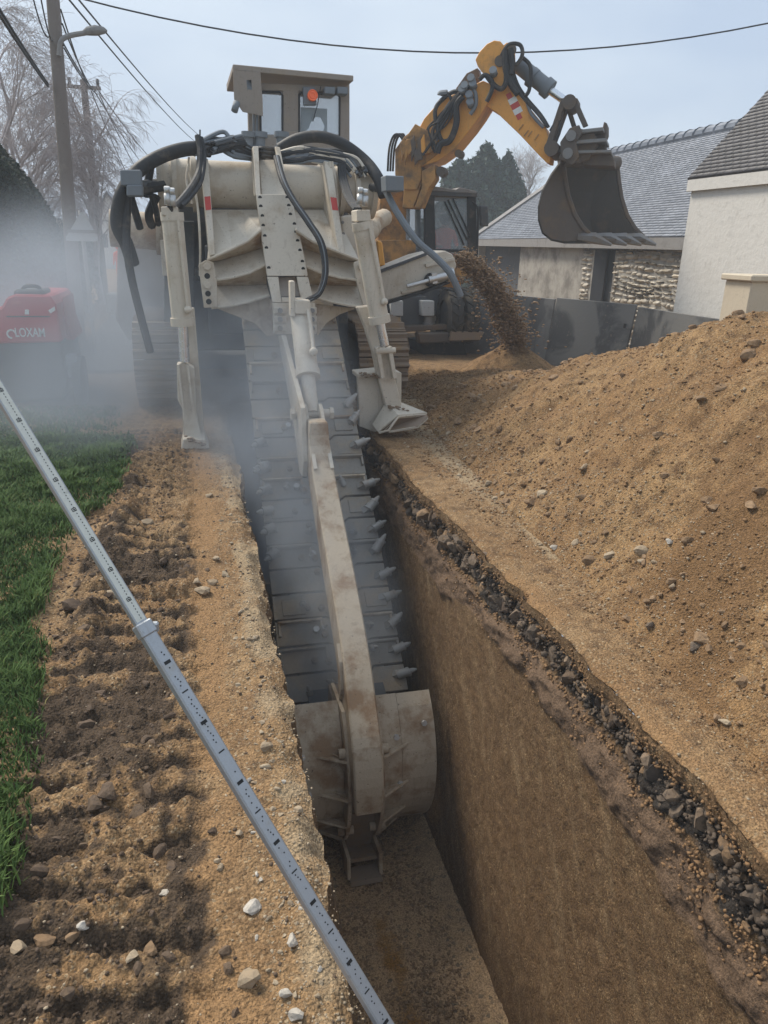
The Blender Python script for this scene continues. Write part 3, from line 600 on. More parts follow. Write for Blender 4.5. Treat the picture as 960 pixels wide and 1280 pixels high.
# --- crumber beam
bp = [ax(399, 528, 1.12), ax(402, 575, 1.12), ax(427, 712, 1.11), ax(444, 810, 1.10), ax(453, 880, 1.09), ax(459, 935, 1.08), ax(462, 985, 1.08), ax(463, 1025, 1.08)+Vector((0, 0.05, 0))]
m = M()
wd0 = [0.17, 0.21, 0.22, 0.22, 0.225, 0.23, 0.23, 0.21]; hd0 = [0.2, 0.3, 0.34, 0.34, 0.30, 0.26, 0.22, 0.12]
bp = spline(bp, 4); NB = len(bp); wd = list(np.interp(np.arange(NB)/4, range(8), wd0)); hd = list(np.interp(np.arange(NB)/4, range(8), hd0))
rings = []
for i, p in enumerate(bp):
    d = (bp[min(i+1, NB-1)]-bp[max(i-1, 0)]).normalized(); u = Vector((1, 0, 0)).cross(d).normalized()*-1
    u = u if u.y < 0 else -u
    X = Vector((1, 0, 0)); rings += [p-X*wd[i]/2, p+X*wd[i]/2, p+X*wd[i]/2-u*hd[i], p-X*wd[i]/2-u*hd[i]]
fs = [(0, 1, 2, 3), (4*NB-1, 4*NB-2, 4*NB-3, 4*NB-4)]+[(4*i+k, 4*i+4+k, 4*i+4+(k+1) % 4, 4*i+(k+1) % 4) for i in range(NB-1) for k in range(4)]
m.add(rings, fs); beam = m.build('crumber_beam', 'beige_dirty', T, bev=0.012)
bend = ax(404, 590, 1.12); ld = (bend-jt).normalized(); lu = Vector((0, ld.z, -ld.y)); lu = lu if lu.z > 0 else -lu
for dx in (-0.075, 0.085):
    m = M(); m.prism([p+Vector((dx-.018, 0, 0)) for p in (jt-ld*.09+lu*.02, jt-ld*.05+lu*.09, jt+ld*.05+lu*.10, bend+lu*.05, bend-lu*.05, jt-lu*.12, jt-ld*.09-lu*.05)], (0.036, 0, 0)); m.build('clevis_lug', 'beige', beam, bev=0.004)
m = M(); m.cyl(jt+Vector((-0.2, 0, 0)), jt+Vector((0.2, 0, 0)), 0.045, n=16); m.cyl(jt+Vector((-0.22, 0, 0)), jt+Vector((-0.18, 0, 0)), 0.065, n=6); m.cyl(jt+Vector((0.18, 0, 0)), jt+Vector((0.22, 0, 0)), 0.065, n=6); m.build('clevis_pin', 'beige', beam)
m = M(); p = ax(424, 828, 0.96); m.prism([p, p+Vector((0, 0.12, 0.1)), p+Vector((0, 0.0, -0.35)), p+Vector((0, -0.08, -0.2))], (0.03, 0, 0)); m.build('wear_strip', 'beige_dirty', beam)
# --- crumber shoe: two curved mouldboards either side of the beam
cy, cz, rad = 5.50, -1.98, 0.82
def arc(t): return (cy-rad*math.cos(t), cz+rad*math.sin(t))
ts = [R_(-72+i*8.2) for i in range(16)]
def curved(xa, xb, nm, mat='beige_dirty', taper=0.0, th=0.025, lift=0.0):
    m = M(); n = len(ts); vs = []
    for rr in (rad+lift, rad+lift-th):
        for i, t in enumerate(ts):
            y = cy-rr*math.cos(t); z = cz+rr*math.sin(t); vs += [(xa, y, z), (xb, y, z)]
    k = 2*n
    fs = [(2*i, 2*i+1, 2*i+3, 2*i+2) for i in range(n-1)]+[(k+2*i+2, k+2*i+3, k+2*i+1, k+2*i) for i in range(n-1)]
    fs += [(2*i+2, 2*i, k+2*i, k+2*i+2) for i in range(n-1)]+[(2*i+1, 2*i+3, k+2*i+3, k+2*i+1) for i in range(n-1)]+[(0, 1, k+1, k), (2*n-1, 2*n-2, k+2*n-2, k+2*n-1)]
    m.add(vs, fs, False); return m.build(nm, mat, cs, fix=False)
m = M(); m.beam((1.09, 5.35, -1.5), (1.09, 5.45, -2.6), 0.28, 0.2); cs = m.build('crumber_shoe', 'steel_rust', T)
for i, (xa, xb, lf) in enumerate(((0.42, 0.585, 0), (0.59, 0.94, 0.012), (1.24, 1.42, 0.012), (1.425, 1.71, 0))): curved(xa, xb, 'mouldboard', lift=lf)
for x in (0.945, 1.21):
    m = M(); out = [(x, *arc(t)) for t in ts]; pts = [Vector(p)+Vector((0, -0.16, 0)) for p in out]
    pts = [Vector((x, 4.72, -2.76)), Vector((x, 4.52, -2.74)), Vector((x, 4.55, -2.55))]+pts[3:]+[Vector((x, cy-0.2, cz+0.6)), Vector((x, cy-0.45, cz)), Vector((x, cy-0.35, cz-0.6))]
    m.prism(pts, (0.028, 0, 0)); m.build('inner_plate', 'beige_dirty', cs)
    for zz, s in ((0.33, 0.16), (0.02, 0.15), (-0.28, 0.15), (-0.5, 0.13), (-0.66, 0.12)):
        t = math.asin(max(-0.95, zz/rad)); yy = cy-rad*math.cos(t)-0.014; sg = -1 if x < 1 else 1
        t2 = math.asin(max(-0.97, (zz-0.10)/rad)); y2 = cy-rad*math.cos(t2)-0.014
        x0 = x if sg < 0 else x+0.028
        m = M(); a = Vector((x0, yy-0.155, cz+zz)); m.prism([a, Vector((x0+sg*s*1.55, yy+0.01, cz+zz-0.02)), Vector((x0, y2+0.03, cz+zz-0.06))], (0, 0.008, 0.014)); m.prism([Vector((x0, yy-0.10, cz+zz+.01)), Vector((x0+sg*s*.5, yy-.01, cz+zz)), Vector((x0, y2-0.02, cz+zz-0.14))], (sg*.012, 0, 0)); m.build('gusset', 'beige_dirty', cs)
    for zz in (0.36, -0.42):
        t = math.asin(zz/rad); m = M(); m.cyl((x-0.05, cy-rad*math.cos(t)-0.09, cz+zz), (x+0.08, cy-rad*math.cos(t)-0.09, cz+zz), 0.04, n=12); m.build('pivot_boss', 'beige_dirty', cs)
m = M(); m.prism([(0.975, 4.62, -2.765), (1.208, 4.62, -2.765), (1.22, 4.46, -2.755), (0.965, 4.46, -2.755)], (0, 0.02, 0.03)); m.box((1.09, 4.85, -2.7), (0.235, 0.5, 0.03), Euler((R_(-14), 0, 0))); m.box((1.09, 4.75, -2.45), (0.23, 0.04, 0.5), Euler((R_(15), 0, 0)))
m.build('toe_plate', 'steel_rust', cs)
for (x, zz) in ((0.62, .33), (0.66, .02), (0.68, -.3), (0.66, -.5), (1.38, .38), (1.40, 0.0), (1.62, .45)):
    t = math.asin(zz/rad); y = cy-rad*math.cos(t); m = M(); m.cyl((x, y-0.008, cz+zz), (x, y-0.035, cz+zz+0.01), 0.024, n=6); m.build('bolt', 'steel_bright', cs)
# --- digging chain on its boom
XCH = 1.15; cT = Vector((XCH, 9.6, 1.42)); cBt = Vector((XCH, 5.62, -1.78)); cd_ = (cBt-cT).normalized(); cn = Vector((0, cd_.z, -cd_.y)).normalized()
cn = cn if cn.z > 0 else -cn
m = M(); m.beam(cT-cn*0.35, cBt-cn*0.35, 0.7, 0.5); m.cyl((XCH-0.35, cBt.y+0.12, cBt.z-0.25), (XCH+0.35, cBt.y+0.12, cBt.z-0.25), 0.35, n=20); boom = m.build('chain_boom', 'darkgrey', T)
chm = M()
for dx in (-0.33, 0.33): chm.beam(cT+Vector((dx, 0, 0))-cn*0.06, cBt+Vector((dx, 0, 0))-cn*0.06, 0.14, 0.08)
chain = chm.build('digging_chain', 'pad', T)
Lc = (cBt-cT).length; NP = 19; pitch = Lc/NP
rotm = Matrix((Vector((1, 0, 0)), cd_, Vector((1, 0, 0)).cross(cd_))).transposed()   # local x, y (down the chain), z
if (rotm@Vector((0, 0, 1))).dot(cn) < 0: rotm = Matrix((Vector((-1, 0, 0)), cd_, Vector((-1, 0, 0)).cross(cd_))).transposed()
PW_ = 0.575
def padmesh(kind):
    m = M(); y0, y1 = -pitch/2+0.012, pitch/2-0.012; s = 0.045
    top = [(-PW_, y0), (-0.30, y0), (-0.25, y0+s), (0.02, y0+s), (0.07, y0), (PW_, y0)]; bot = [(PW_, y1), (0.09, y1), (0.03, y1+s), (-0.24, y1+s), (-0.30, y1), (-PW_, y1)]
    m.prism([(x, y, 0) for x, y in top+bot], (0, 0, 0.035))
    if kind == 1:
        m.box((-0.28, y0+0.03, 0.06), (0.56, 0.025, 0.06)); m.box((0.34, y0+0.03, 0.06), (0.42, 0.025, 0.06)); m.box((0.55, y0+0.09, 0.05), (0.02, 0.14, 0.05)); m.box((-0.55, y0+0.09, 0.05), (0.02, 0.12, 0.05)); m.box((0.13, y0+0.09, 0.05), (0.02, 0.12, 0.045))
    if kind == 2: m.box((-0.42, 0.0, 0.045), (0.2, 0.16, 0.02)); m.box((0.38, 0.02, 0.045), (0.22, 0.15, 0.02))
    return m
pads = {}
off = parent_loc(T)
for i in range(NP):
    k = (1 if i % 4 == 1 else (2 if i % 4 == 3 else 0)); p = cT.lerp(cBt, (i+0.5)/NP)
    if k not in pads:
        pm = padmesh(k); pm.v = [v+off for v in pm.v]; o = pm.build('chain_pad', 'pad', chain, bev=0.004); o.location = p-off; o.rotation_euler = rotm.to_euler(); pads[k] = o
    else: inst(pads[k], 'chain_pad', chain, p, rotm)
def place(src, nm, i, lx, ly, lz, rz=0, sc=None, ry=0):
    p = cT.lerp(cBt, (i+0.5)/NP)+rotm@Vector((lx, ly, lz)); r = rotm@Euler((0, ry, rz)).to_matrix()
    return inst(src, nm, chain, p, r, sc or (src.scale if src.scale[0] != 1 else None))
rim0 = {}
for i in range(1, NP, 3):
    for nm_, cx, wx_ in (('L', -0.27, 0.56), ('R', 0.34, 0.42)):
        p = cT.lerp(cBt, (i+0.5)/NP)+rotm@Vector((cx, -pitch/2+0.035, 0.05))
        if nm_ not in rim0:
            rm_ = M(); rm_.box((0, 0, 0), (wx_, 0.022, 0.07)); rm_.box((wx_/2-.012, .07, -.01), (.022, .13, .05)); rm_.box((-wx_/2+.012, .06, -.01), (.022, .11, .05)); rm_.v = [v+off for v in rm_.v]
            o = rm_.build('pad_rim', 'beige_dirty', chain, bev=.003); o.location = p-off; o.rotation_euler = rotm.to_euler(); rim0[nm_] = o
        else: inst(rim0[nm_], 'pad_rim', chain, p, rotm)
bm_ = M(); bm_.cyl((0, 0, 0), (0, 0, 0.05), 0.034, n=6); bm_.cyl((0, 0, 0.05), (0, 0, 0.065), 0.02, n=8); bm_.v = [v+off for v in bm_.v]
bolt0 = bm_.build('chain_bolt', 'steel_rust', chain, bev=0.003); bolt0.location = cT-off-cn*0.1
hb = M(); hb.cyl((0, 0, 0), (0, 0, 0.05), 0.034, n=6); hb.v = [v+off for v in hb.v]; boltb = hb.build('chain_bolt', 'steel_bright', chain, bev=0.003); boltb.location = cT-off-cn*0.1+Vector((0.1, 0, 0))
tm = M(); tm.cyl((0, 0, -0.02), (0.0, 0, 0.07), 0.055, 0.05, n=10); tm.cyl((-0.06, -0.03, 0.06), (0.05, 0.03, 0.10), 0.062, 0.058, n=12); tm.cyl((0.05, 0.03, 0.10), (0.075, 0.045, 0.11), 0.066, 0.06, n=12); tm.cyl((0.075, 0.045, 0.11), (0.12, 0.07, 0.125), 0.038, 0.03, n=10); tm.cyl((0.12, 0.07, 0.125), (0.148, 0.088, 0.134), 0.028, 0.014, n=10)
tm.prism([(-0.12, -0.05, 0), (0.02, -0.05, 0), (0.03, -0.045, 0.08), (-0.06, -0.045, 0.11)], (0, 0.09, 0)); tm.v = [v+off for v in tm.v]
tooth = tm.build('cutting_tooth', 'tooth', chain, bev=0); tooth.location = Vector((0, 0, 0)); tooth.scale = (.74, .74, .74)
p = cT.lerp(cBt, 9.5/NP)+rotm@Vector((0.52, 0, 0.03)); tooth.location = p-off; tooth.rotation_euler = rotm.to_euler()
sx = 1 if (rotm@Vector((1, 0, 0))).x > 0 else -1
rr = random.Random(3)
for i in range(6, NP):
    if i != 9: place(tooth, 'cutting_tooth', i, sx*0.54, rr.uniform(-.04, .04), 0.03, rr.uniform(-.6, .5)+(math.pi if sx < 0 else 0), [k_*rr.uniform(.85, 1.15) for k_ in (.74, .74, .74)], rr.uniform(-.3, .3))
    if i > 7:
        for lx in (0.3, -0.12, -.32): 
            if rr.random() < .45: place(tooth, 'cutting_tooth', i, sx*lx, rr.uniform(-.05, .05), 0.02, rr.uniform(-3, 3), (.5, .5, .5), rr.uniform(-.9, -.3))
    if i in (8, 9, 10, 11, 12, 13): place(tooth, 'cutting_tooth', i, -sx*0.53, rr.uniform(-.04, .04), 0.03, math.pi+rr.uniform(-.3, .3)+(math.pi if sx < 0 else 0))
for i in range(1, NP):
    for lx in (sx*0.12, -sx*0.12, sx*0.12):
        place(bolt0, 'chain_bolt', i, lx+rr.uniform(-.01, .01), rr.choice((-0.07, 0.05)), 0.035)
    if i % 3 == 1: place(boltb, 'chain_bolt', i, -sx*rr.choice((0.13, 0.2, 0.05)), 0.0, 0.035)
    if i % 2: place(bolt0, 'chain_bolt', i, -sx*0.25, 0.03, 0.035)
# --- outriggers
def hyd(p0, p1, p2, r, nm='outrigger_cylinder', mat='beige', rodmat='chrome', rr_=None):
    m = M(); d = (p1-p0).normalized(); m.cyl(p0, p1, r, n=20); m.cyl(p1-d*0.03, p1+d*0.05, r*1.15, n=20); m.cyl(p0-d*0.02, p0+d*0.06, r*1.08, n=20); o = m.build(nm, mat, T)
    m = M(); m.cyl(p1, p2, rr_ or r*0.5, n=16); m.build('piston_rod', rodmat, o); return o
yl = 8.1
lcy = hyd(ay(215, 268, yl), ay(228, 401, yl), ay(231, 452, yl), 0.105)
m = M(); m.tube([ay(223, 275, yl)+Vector((0, -0.13, 0)), ay(235, 385, yl)+Vector((0, -0.13, 0))], 0.016); m.ball(ay(235, 386, yl)+Vector((0, -0.13, 0)), 0.04); m.build('feed_pipe', 'beige', lcy)
m = M(); m.prism(poly([(201, 258), (222, 258), (224, 270), (202, 270)], yl-0.1), (0, 0.3, 0)); m.build('cylinder_bracket', 'beige', lcy, bev=0.01)
m = M(); m.prism(poly([(233, 385), (243, 385), (257, 557), (231, 557), (226, 470)], yl+0.16), (0, 0.1, 0)); m.prism(poly([(221, 455), (231, 453), (243, 460), (246, 520), (255, 557), (230, 558), (228, 512), (222, 500)], yl), (0, 0.14, 0))
leg = m.build('outrigger_leg', 'beige', T, bev=0.01)
for dx in (0, 12):
    m = M(); m.prism([ay(221+dx, 456, yl-0.05), ay(224+dx, 456, yl-0.05), ay(230+dx, 512, yl-0.05), ay(228+dx, 512, yl-0.05)], (0, 0.08, 0)); m.build('lug', 'beige', leg)
m = M(); m.prism(poly([(229, 549), (257, 549), (262, 561), (226, 562)], yl-0.18), (0, 0.42, 0)); m.build('outrigger_foot', 'beige', leg, bev=0.01)
rcy = hyd(ay(453, 280, yl), ay(474, 398, yl), ay(481, 432, yl), 0.105)
m = M(); m.tube([ay(459, 285, yl)+Vector((0, -0.13, 0)), ay(477, 375, yl)+Vector((0, -0.13, 0))], 0.016); m.ball(ay(477, 376, yl)+Vector((0, -0.13, 0)), 0.04); m.build('feed_pipe', 'beige', rcy)
m = M(); m.prism(poly([(446, 262), (463, 262), (464, 277), (447, 277)], yl-0.1), (0, 0.3, 0)); m.build('cylinder_bracket', 'beige', rcy, bev=0.01)
# right arm: sweeping leg with upturned toe
m = M(); m.prism(poly([(446, 384), (462, 382), (478, 425), (492, 465), (502, 505), (497, 512), (482, 508), (474, 478), (466, 440), (456, 408)], 8.28), (0, 0.12, 0)); leg2 = m.build('outrigger_leg', 'beige', T, bev=0.012)
for dx in (0, 15):
    m = M(); m.prism([ay(470+dx, 436, 8.18), ay(475+dx, 433, 8.18), ay(481+dx, 472, 8.18), ay(477+dx, 474, 8.18)], (0, 0.1, 0)); m.build('lug', 'beige', leg2, bev=0.003)
c = ay(470, 439, 8.2); m = M(); m.cyl(c, ay(494, 438, 8.2), 0.035, n=12); m.build('clevis_pin', 'beige', leg2)
m = M()
m.prism(poly([(447, 471), (475, 468), (482, 505), (499, 507), (498, 540), (470, 541), (449, 533)], 8.42), (0, 0.08, 0))
m.prism(poly([(446, 467), (476, 464), (476, 470), (447, 473)], 8.36), (0, 0.3, 0)); m.prism(poly([(494, 464), (502, 466), (502, 508), (497, 508)], 8.45), (0, 0.25, 0))
m.build('guard_box', 'beige', leg2, bev=0.008)
fa, fb_, fc, fd = ay(483, 504, 8.36), ay(500, 505, 8.42), ay(533, 518, 8.25), ay(498, 521, 8.05); fe, ff, fg, fh, fi = ay(534, 523, 8.2), ay(522, 534, 8.05), ay(486, 540, 8.02), ay(474, 541, 8.1), ay(467, 532, 8.28)
m = M(); m.add([fa, fb_, fc, fd, fh, fi], [(0, 1, 2, 3), (0, 3, 4, 5)]); o = m.build('outrigger_foot', 'beige', leg2, fix=True); md = o.modifiers.new('s', 'SOLIDIFY'); md.thickness = 0.05; md.offset = 0
m = M(); m.add([fd+Vector((0, .01, 0)), fc+Vector((0, .01, 0)), fe, ff, fg, fh], [(0, 1, 2, 3, 4, 5)]); o = m.build('foot_sole', 'steel_rust', leg2, fix=True); md = o.modifiers.new('s', 'SOLIDIFY'); md.thickness = 0.04; md.offset = 0
m = M(); m.tube([fh, ay(486, 538, 8.03), ay(492, 529, 8.03), fd, ay(515, 519, 8.14), fc, fe, ff, fg], 0.014, n=6); m.build('foot_rim', 'beige', leg2)
mr = random.Random(12); m = M()
for (x0, y0, x1, y1, Yd) in ((486, 508, 512, 516, 8.2), (232, 547, 256, 556, 7.9), (450, 468, 475, 471, 8.3)):
    for k in range(34):
        t_ = mr.random(); p = ay(x0+(x1-x0)*t_, y0+(y1-y0)*t_+mr.uniform(-3, 3), Yd+mr.uniform(-.03, .05)); s_ = mr.uniform(.008, .022); m.ball(p, s_, 5, 3, (1.3, 1, .6))
o = m.build('caked_mud', 'steel_rust', T, kind='stuff')
# --- hoses
def hose(pts, r, mat='black', n=7, steps=7):
    P3 = [ay(*p) for p in pts]; m = M(); m.tube(spline(P3, steps), r, n=n); return m.build('hose', mat, T)
hose([(262, 188, 9.7), (235, 186, 9.6), (200, 196, 9.5), (170, 216, 9.4), (152, 245, 9.3), (147, 280, 9.3), (158, 305, 9.4), (166, 330, 9.5)], 0.078, steps=9, n=12)
hose([(160, 240, 9.3), (158, 300, 9.25), (164, 345, 9.2), (176, 395, 9.2), (188, 440, 9.3)], 0.045, n=10)
hose([(205, 232, 9.6), (185, 235, 9.5), (170, 238, 9.4)], 0.06); hose([(196, 245, 9.6), (186, 268, 9.7), (190, 282, 9.9)], 0.05); hose([(163, 245, 9.5), (170, 268, 9.6), (175, 285, 9.7)], 0.045); hose([(190, 200, 9.6), (186, 222, 9.6), (182, 245, 9.7)], 0.045); hose([(189, 243, 9.5), (195, 262, 9.6), (198, 280, 9.9)], 0.035)
hose([(350, 186, 10.2), (372, 174, 10.1), (400, 171, 10.0), (428, 180, 9.9), (455, 200, 9.8), (472, 222, 9.6), (480, 245, 9.5)], 0.07, steps=9, n=12)
hose([(356, 196, 10.4), (400, 190, 10.3), (430, 192, 10.2), (456, 215, 10.0)], 0.045)
hose([(483, 240, 9.4), (496, 265, 9.2), (520, 300, 9.0), (545, 322, 8.9), (563, 342, 8.8), (576, 370, 8.8)], 0.042, 'boxgrey', steps=10, n=10)
for k in range(24):
    j = rr.uniform(-9, 8)
    hose([(238+k*1.5, 186+j, 9.6), (262+k*2, 178+j+rr.uniform(-6, 6), 9.75), (292, 184+j*0.8+rr.uniform(-7, 7), 9.7), (322+k*.4, 196+j*0.5, 9.9)], rr.uniform(0.014, 0.03), rr.choice(('black', 'black', 'boxgrey', 'darkgrey')))
hose([(247, 170, 9.6), (250, 190, 9.5), (248, 215, 9.3), (238, 235, 8.7), (222, 255, 8.2), (212, 262, 8.0)], 0.034, n=8, steps=8); hose([(251, 172, 9.6), (255, 195, 9.5), (251, 225, 9.2), (240, 243, 8.7), (226, 258, 8.2)], 0.03, steps=8)
m = M(); m.prism(poly([(246, 172), (253, 172), (254, 182), (247, 182)], 9.6), (0, 0.1, 0)); m.prism(poly([(249, 162), (251, 162), (251, 174), (249, 174)], 9.6), (0, 0.02, 0)); m.build('hose_guide', 'darkgrey', T)
hose([(262, 183, 9.8), (268, 175, 9.8), (285, 180, 9.8), (305, 190, 9.9), (320, 200, 10)], 0.03, n=9); hose([(236, 197, 9.7), (236, 215, 9.6), (246, 250, 9.4), (250, 300, 9.2), (250, 345, 9.2)], 0.014, 'beige'); hose([(236, 205, 9.6), (233, 225, 9.5), (240, 255, 9.4)], 0.014, 'beige')
for k in range(22):
    j = rr.uniform(-7, 8)
    hose([(350, 196+j, 9.75), (375, 193+j+rr.uniform(-5, 5), 9.7), (400, 194+j+rr.uniform(-5, 5), 9.7), (425+k, 201+j, 9.7), (438+k, 214+j, 9.65)], rr.uniform(0.013, 0.028), rr.choice(('black', 'black', 'boxgrey', 'beige', 'darkgrey')))
for k in range(3): hose([(322+k, 186+k*5, 9.75), (330, 185+k*5, 9.65), (346, 187+k*5, 9.75)], 0.025, 'black')
for k in range(3): hose([(344+k*1.6, 196, 9.4), (352+k*1.6, 225, 9.1), (365+k*1.6, 250, 8.9), (384+k*1.8, 278, 8.7), (400+k*1.8, 305, 8.55), (405+k*1.5, 340, 8.45), (398+k, 366, 8.35), (384, 375+k, 8.25), (374+k, 384+k*2, 8.1)], 0.026, 'boxgrey' if k == 1 else 'black', steps=9, n=8)
for k in range(3): hose([(424+k*3, 205, 9.7), (426+k*3, 225, 9.5), (434+k*3, 248, 9.0), (444+k*3, 262, 8.3)], 0.025, 'black', steps=8)
for k in range(2): hose([(412+k*3, 202, 9.6), (417+k*3, 230, 9.55), (419+k*3, 258, 9.5)], 0.016, 'beige')
for px, py, s in ((210, 256, 1), (216, 258, 1), (450, 256, 1), (456, 258, 1)):
    m = M(); c = ay(px, py, 8.0); m.cyl(c, c+Vector((0, 0, 0.1)), 0.035, n=6); m.cyl(c+Vector((0, 0, 0.1)), c+Vector((0, -0.02, 0.16)), 0.028, n=8); m.build('hose_fitting', 'steel_bright', T)
for pts, Y in (([(150, 212), (176, 212), (177, 232), (151, 232)], 9.0), ([(158, 231), (178, 231), (178, 245), (158, 245)], 8.98), ([(482, 219), (505, 220), (505, 239), (483, 239)], 9.1)):
    m = M(); m.prism(poly(pts, Y), (0, 0.25, 0)); m.build('junction_box', 'boxgrey', T, bev=0.01)
m = M(); m.cyl(ay(462, 234, 9.8), ay(486, 236, 9.4), 0.05, n=10); m.build('support_arm', 'darkgrey', T); m = M(); m.cyl(ay(168, 232, 9.3), ay(204, 228, 9.9), 0.05, n=10); m.build('support_arm', 'darkgrey', T)
m = M()
for px in (311, 325, 352):
    c0, c1 = ay(px, 200, 11), ay(px, 172, 11); m.cyl(c0, c1, 0.07, n=12); m.cyl(c1, ay(px, 165, 11), 0.1, n=12); m.cyl(ay(px, 186, 11), ay(px, 183, 11), 0.1, n=12)
m.build('hydraulic_valve', 'boxgrey', T)
# --- operator cab
YC = 12.9
cab = M(); cab.prism(poly([(322, 168), (437, 168), (437, 200), (322, 200)], YC), (0, 1.5, 0)); cab = cab.build('cab', 'brown_body', T, bev=0.01)
def cabbox(pts, Y, d, nm='cab_panel', mat='brown_body', bev=0.008):
    m = M(); m.prism(poly(pts, Y), (0, d, 0)); return m.build(nm, mat, cab, bev=bev)
cabbox([(318, 103), (436, 108), (436, 115), (318, 113)], YC, 0.06)                                    # header
cabbox([(310, 103), (326, 105), (326, 190), (311, 190)], YC, 0.06, 'corner_post'); cabbox([(353, 106), (374, 108), (374, 190), (354, 190)], YC+0.002, 0.06, 'corner_post')
cabbox([(424, 112), (437, 113), (437, 190), (425, 190)], YC+0.003, 0.06, 'corner_post'); cabbox([(355, 164), (372, 164), (375, 172), (356, 172)], YC-0.05, 0.05)
for pts in ([(309, 104), (313, 104), (314, 190), (311, 190)],): cabbox(pts, YC+1.35, 0.1, 'corner_post')
cabbox([(424, 100), (437, 102), (437, 190), (425, 190)], YC+1.4, 0.1, 'corner_post')
m = M(); m.prism([ay(326, 114, YC+0.03), ay(353, 114, YC+0.03), ay(353, 190, YC+0.03), ay(326, 190, YC+0.03)], (0, 0.012, 0)); m.build('window', 'glass', cab)
m = M(); m.prism([ay(374, 114, YC+0.03), ay(425, 116, YC+0.03), ay(425, 190, YC+0.03), ay(374, 190, YC+0.03)], (0, 0.012, 0)); m.build('window', 'glass', cab)
m = M(); fr = [(325.5, 118), (328, 115), (350, 115), (353, 119), (353, 188), (326, 188)]; m.tube([ay(x, y, YC-0.004) for x, y in fr+[fr[0]]], 0.018, n=6)
fr = [(374, 118), (377, 116), (422, 118), (424.5, 122), (424, 188), (374, 188)]; m.tube([ay(x, y, YC-0.004) for x, y in fr+[fr[0]]], 0.018, n=6); m.build('window_seal', 'black', cab)
m = M(); m.prism(poly([(376, 134), (409, 136), (409, 170), (401, 172), (406, 158), (401, 147), (395, 146), (389, 152), (386, 160), (378, 168), (375, 170)], YC+0.1), (0, 0.01, 0)); m.build('sun_blind', 'cream', cab)
for x0, x1 in ((372, 396),):
    m = M(); m.prism(poly([(379, 108), (394, 109), (396, 131), (380, 131)], YC-0.1), (0, 0.1, 0)); lb = m.build('lamp_bracket', 'boxgrey', cab, bev=0.006)
    c = ay(390, 120, YC-0.1); m = M(); m.cyl(c, c+Vector((0, -0.07, 0)), 0.075, 0.07, n=24); m.build('beacon_lens', 'beacon', lb)
    for r1 in (0.072, 0.04): 
        m = M(); m.tube([c+Vector((r1*math.cos(a), -0.073, r1*math.sin(a))) for a in [2*math.pi*i/20 for i in range(21)]], 0.008, n=5); m.build('beacon_ring', 'beacon', lb)
roofz = ay(293, 84, YC).z
xl, xr = ay(291, 88, YC-0.15).x, ay(441, 98, YC-0.15).x
m = M(); m.hexa([(xl, YC-0.2, roofz-0.08), (xr, YC-0.2, roofz-0.10), (xr, YC+1.7, roofz-0.05), (xl, YC+1.7, roofz-0.05)], [(xl, YC-0.2, roofz), (xr, YC-0.2, roofz-0.02), (xr, YC+1.7, roofz+0.06), (xl, YC+1.7, roofz+0.06)]); m.build('cab_roof', 'brown_body', cab, bev=0.01)
m = M(); m.add([Vector((xl, YC-0.19, roofz-0.08)), Vector((xl+0.42, YC-0.19, roofz-0.42)), Vector((xl+0.4, YC-0.19, roofz-0.08)), Vector((xl+0.0, YC-0.19, roofz-0.46)), Vector((xl+0.12, YC-0.19, roofz-0.62)), Vector((xl+0.42, YC-0.19, roofz-0.66))], [(0, 3, 4, 5, 1, 2)]); o = m.build('roof_shield', 'brown_body', cab); md = o.modifiers.new('s', 'SOLIDIFY'); md.thickness = 0.03
m = M(); m.prism(poly([(308, 100), (314, 100), (315, 112), (309, 112)], YC-0.22), (0, 0.15, 0)); m.build('work_lamp', 'boxgrey', cab); m = M(); m.cyl(ay(296, 128, YC-0.25), ay(293, 139, YC-0.3), 0.05, n=10); m.build('work_lamp', 'boxgrey', cab)
for px in (406, 422):
    m = M(); m.prism(poly([(px, 108), (px+13, 109), (px+13, 118), (px, 117)], YC-0.2), (0, 0.18, 0)); m.build('work_lamp', 'boxgrey', cab, bev=0.01)
m = M(); m.tube([ay(401, 108, YC-0.15), ay(397, 130, YC-0.13), ay(391, 152, YC-0.1)], 0.008, n=5); m.build('cable', 'black', cab)
for x in (317, 321): 
    m = M(); m.cyl(ay(x, 190, YC-0.1), ay(x, 115, YC-0.1), 0.02, n=6); m.build('grab_rail', 'boxgrey', cab)
for pts in ([(377, 190, 0), (377, 168, 0)],):
    m = M(); m.prism(poly([(385, 172), (408, 172), (410, 190), (383, 190)], YC+0.7), (0, 0.15, 0)); m.build('operator_seat', 'black', cab, bev=0.02)
# --- discharge conveyor
cvm = M(); cvm.prism(poly([(460, 345), (478, 340), (530, 319), (556, 313), (566, 318), (571, 332), (562, 350), (530, 362), (478, 378), (460, 380)], 10.9), (0, 0.85, 0)); conv = cvm.build('conveyor', 'beige', T, bev=0.015)
m = M(); m.prism(poly([(460, 343), (532, 316), (534, 319), (460, 347)], 10.86), (0, 0.05, 0)); m.build('edge_rail', 'darkgrey', conv); m = M(); m.prism(poly([(470, 381), (478, 378.5), (530, 363), (562, 351), (563, 354), (530, 367), (472, 384)], 10.86), (0, 0.9, 0)); m.build('conveyor_belt', 'black', conv)
m = M(); m.prism(poly([(532, 330), (568, 322), (569, 325), (533, 334)], 10.85), (0, 0.05, 0)); m.build('edge_rail', 'beige', conv); m = M(); m.prism(poly([(502, 364), (521, 360), (522, 363), (503, 367)], 10.86), (0, 0.04, 0)); m.build('edge_rail', 'beige', conv)
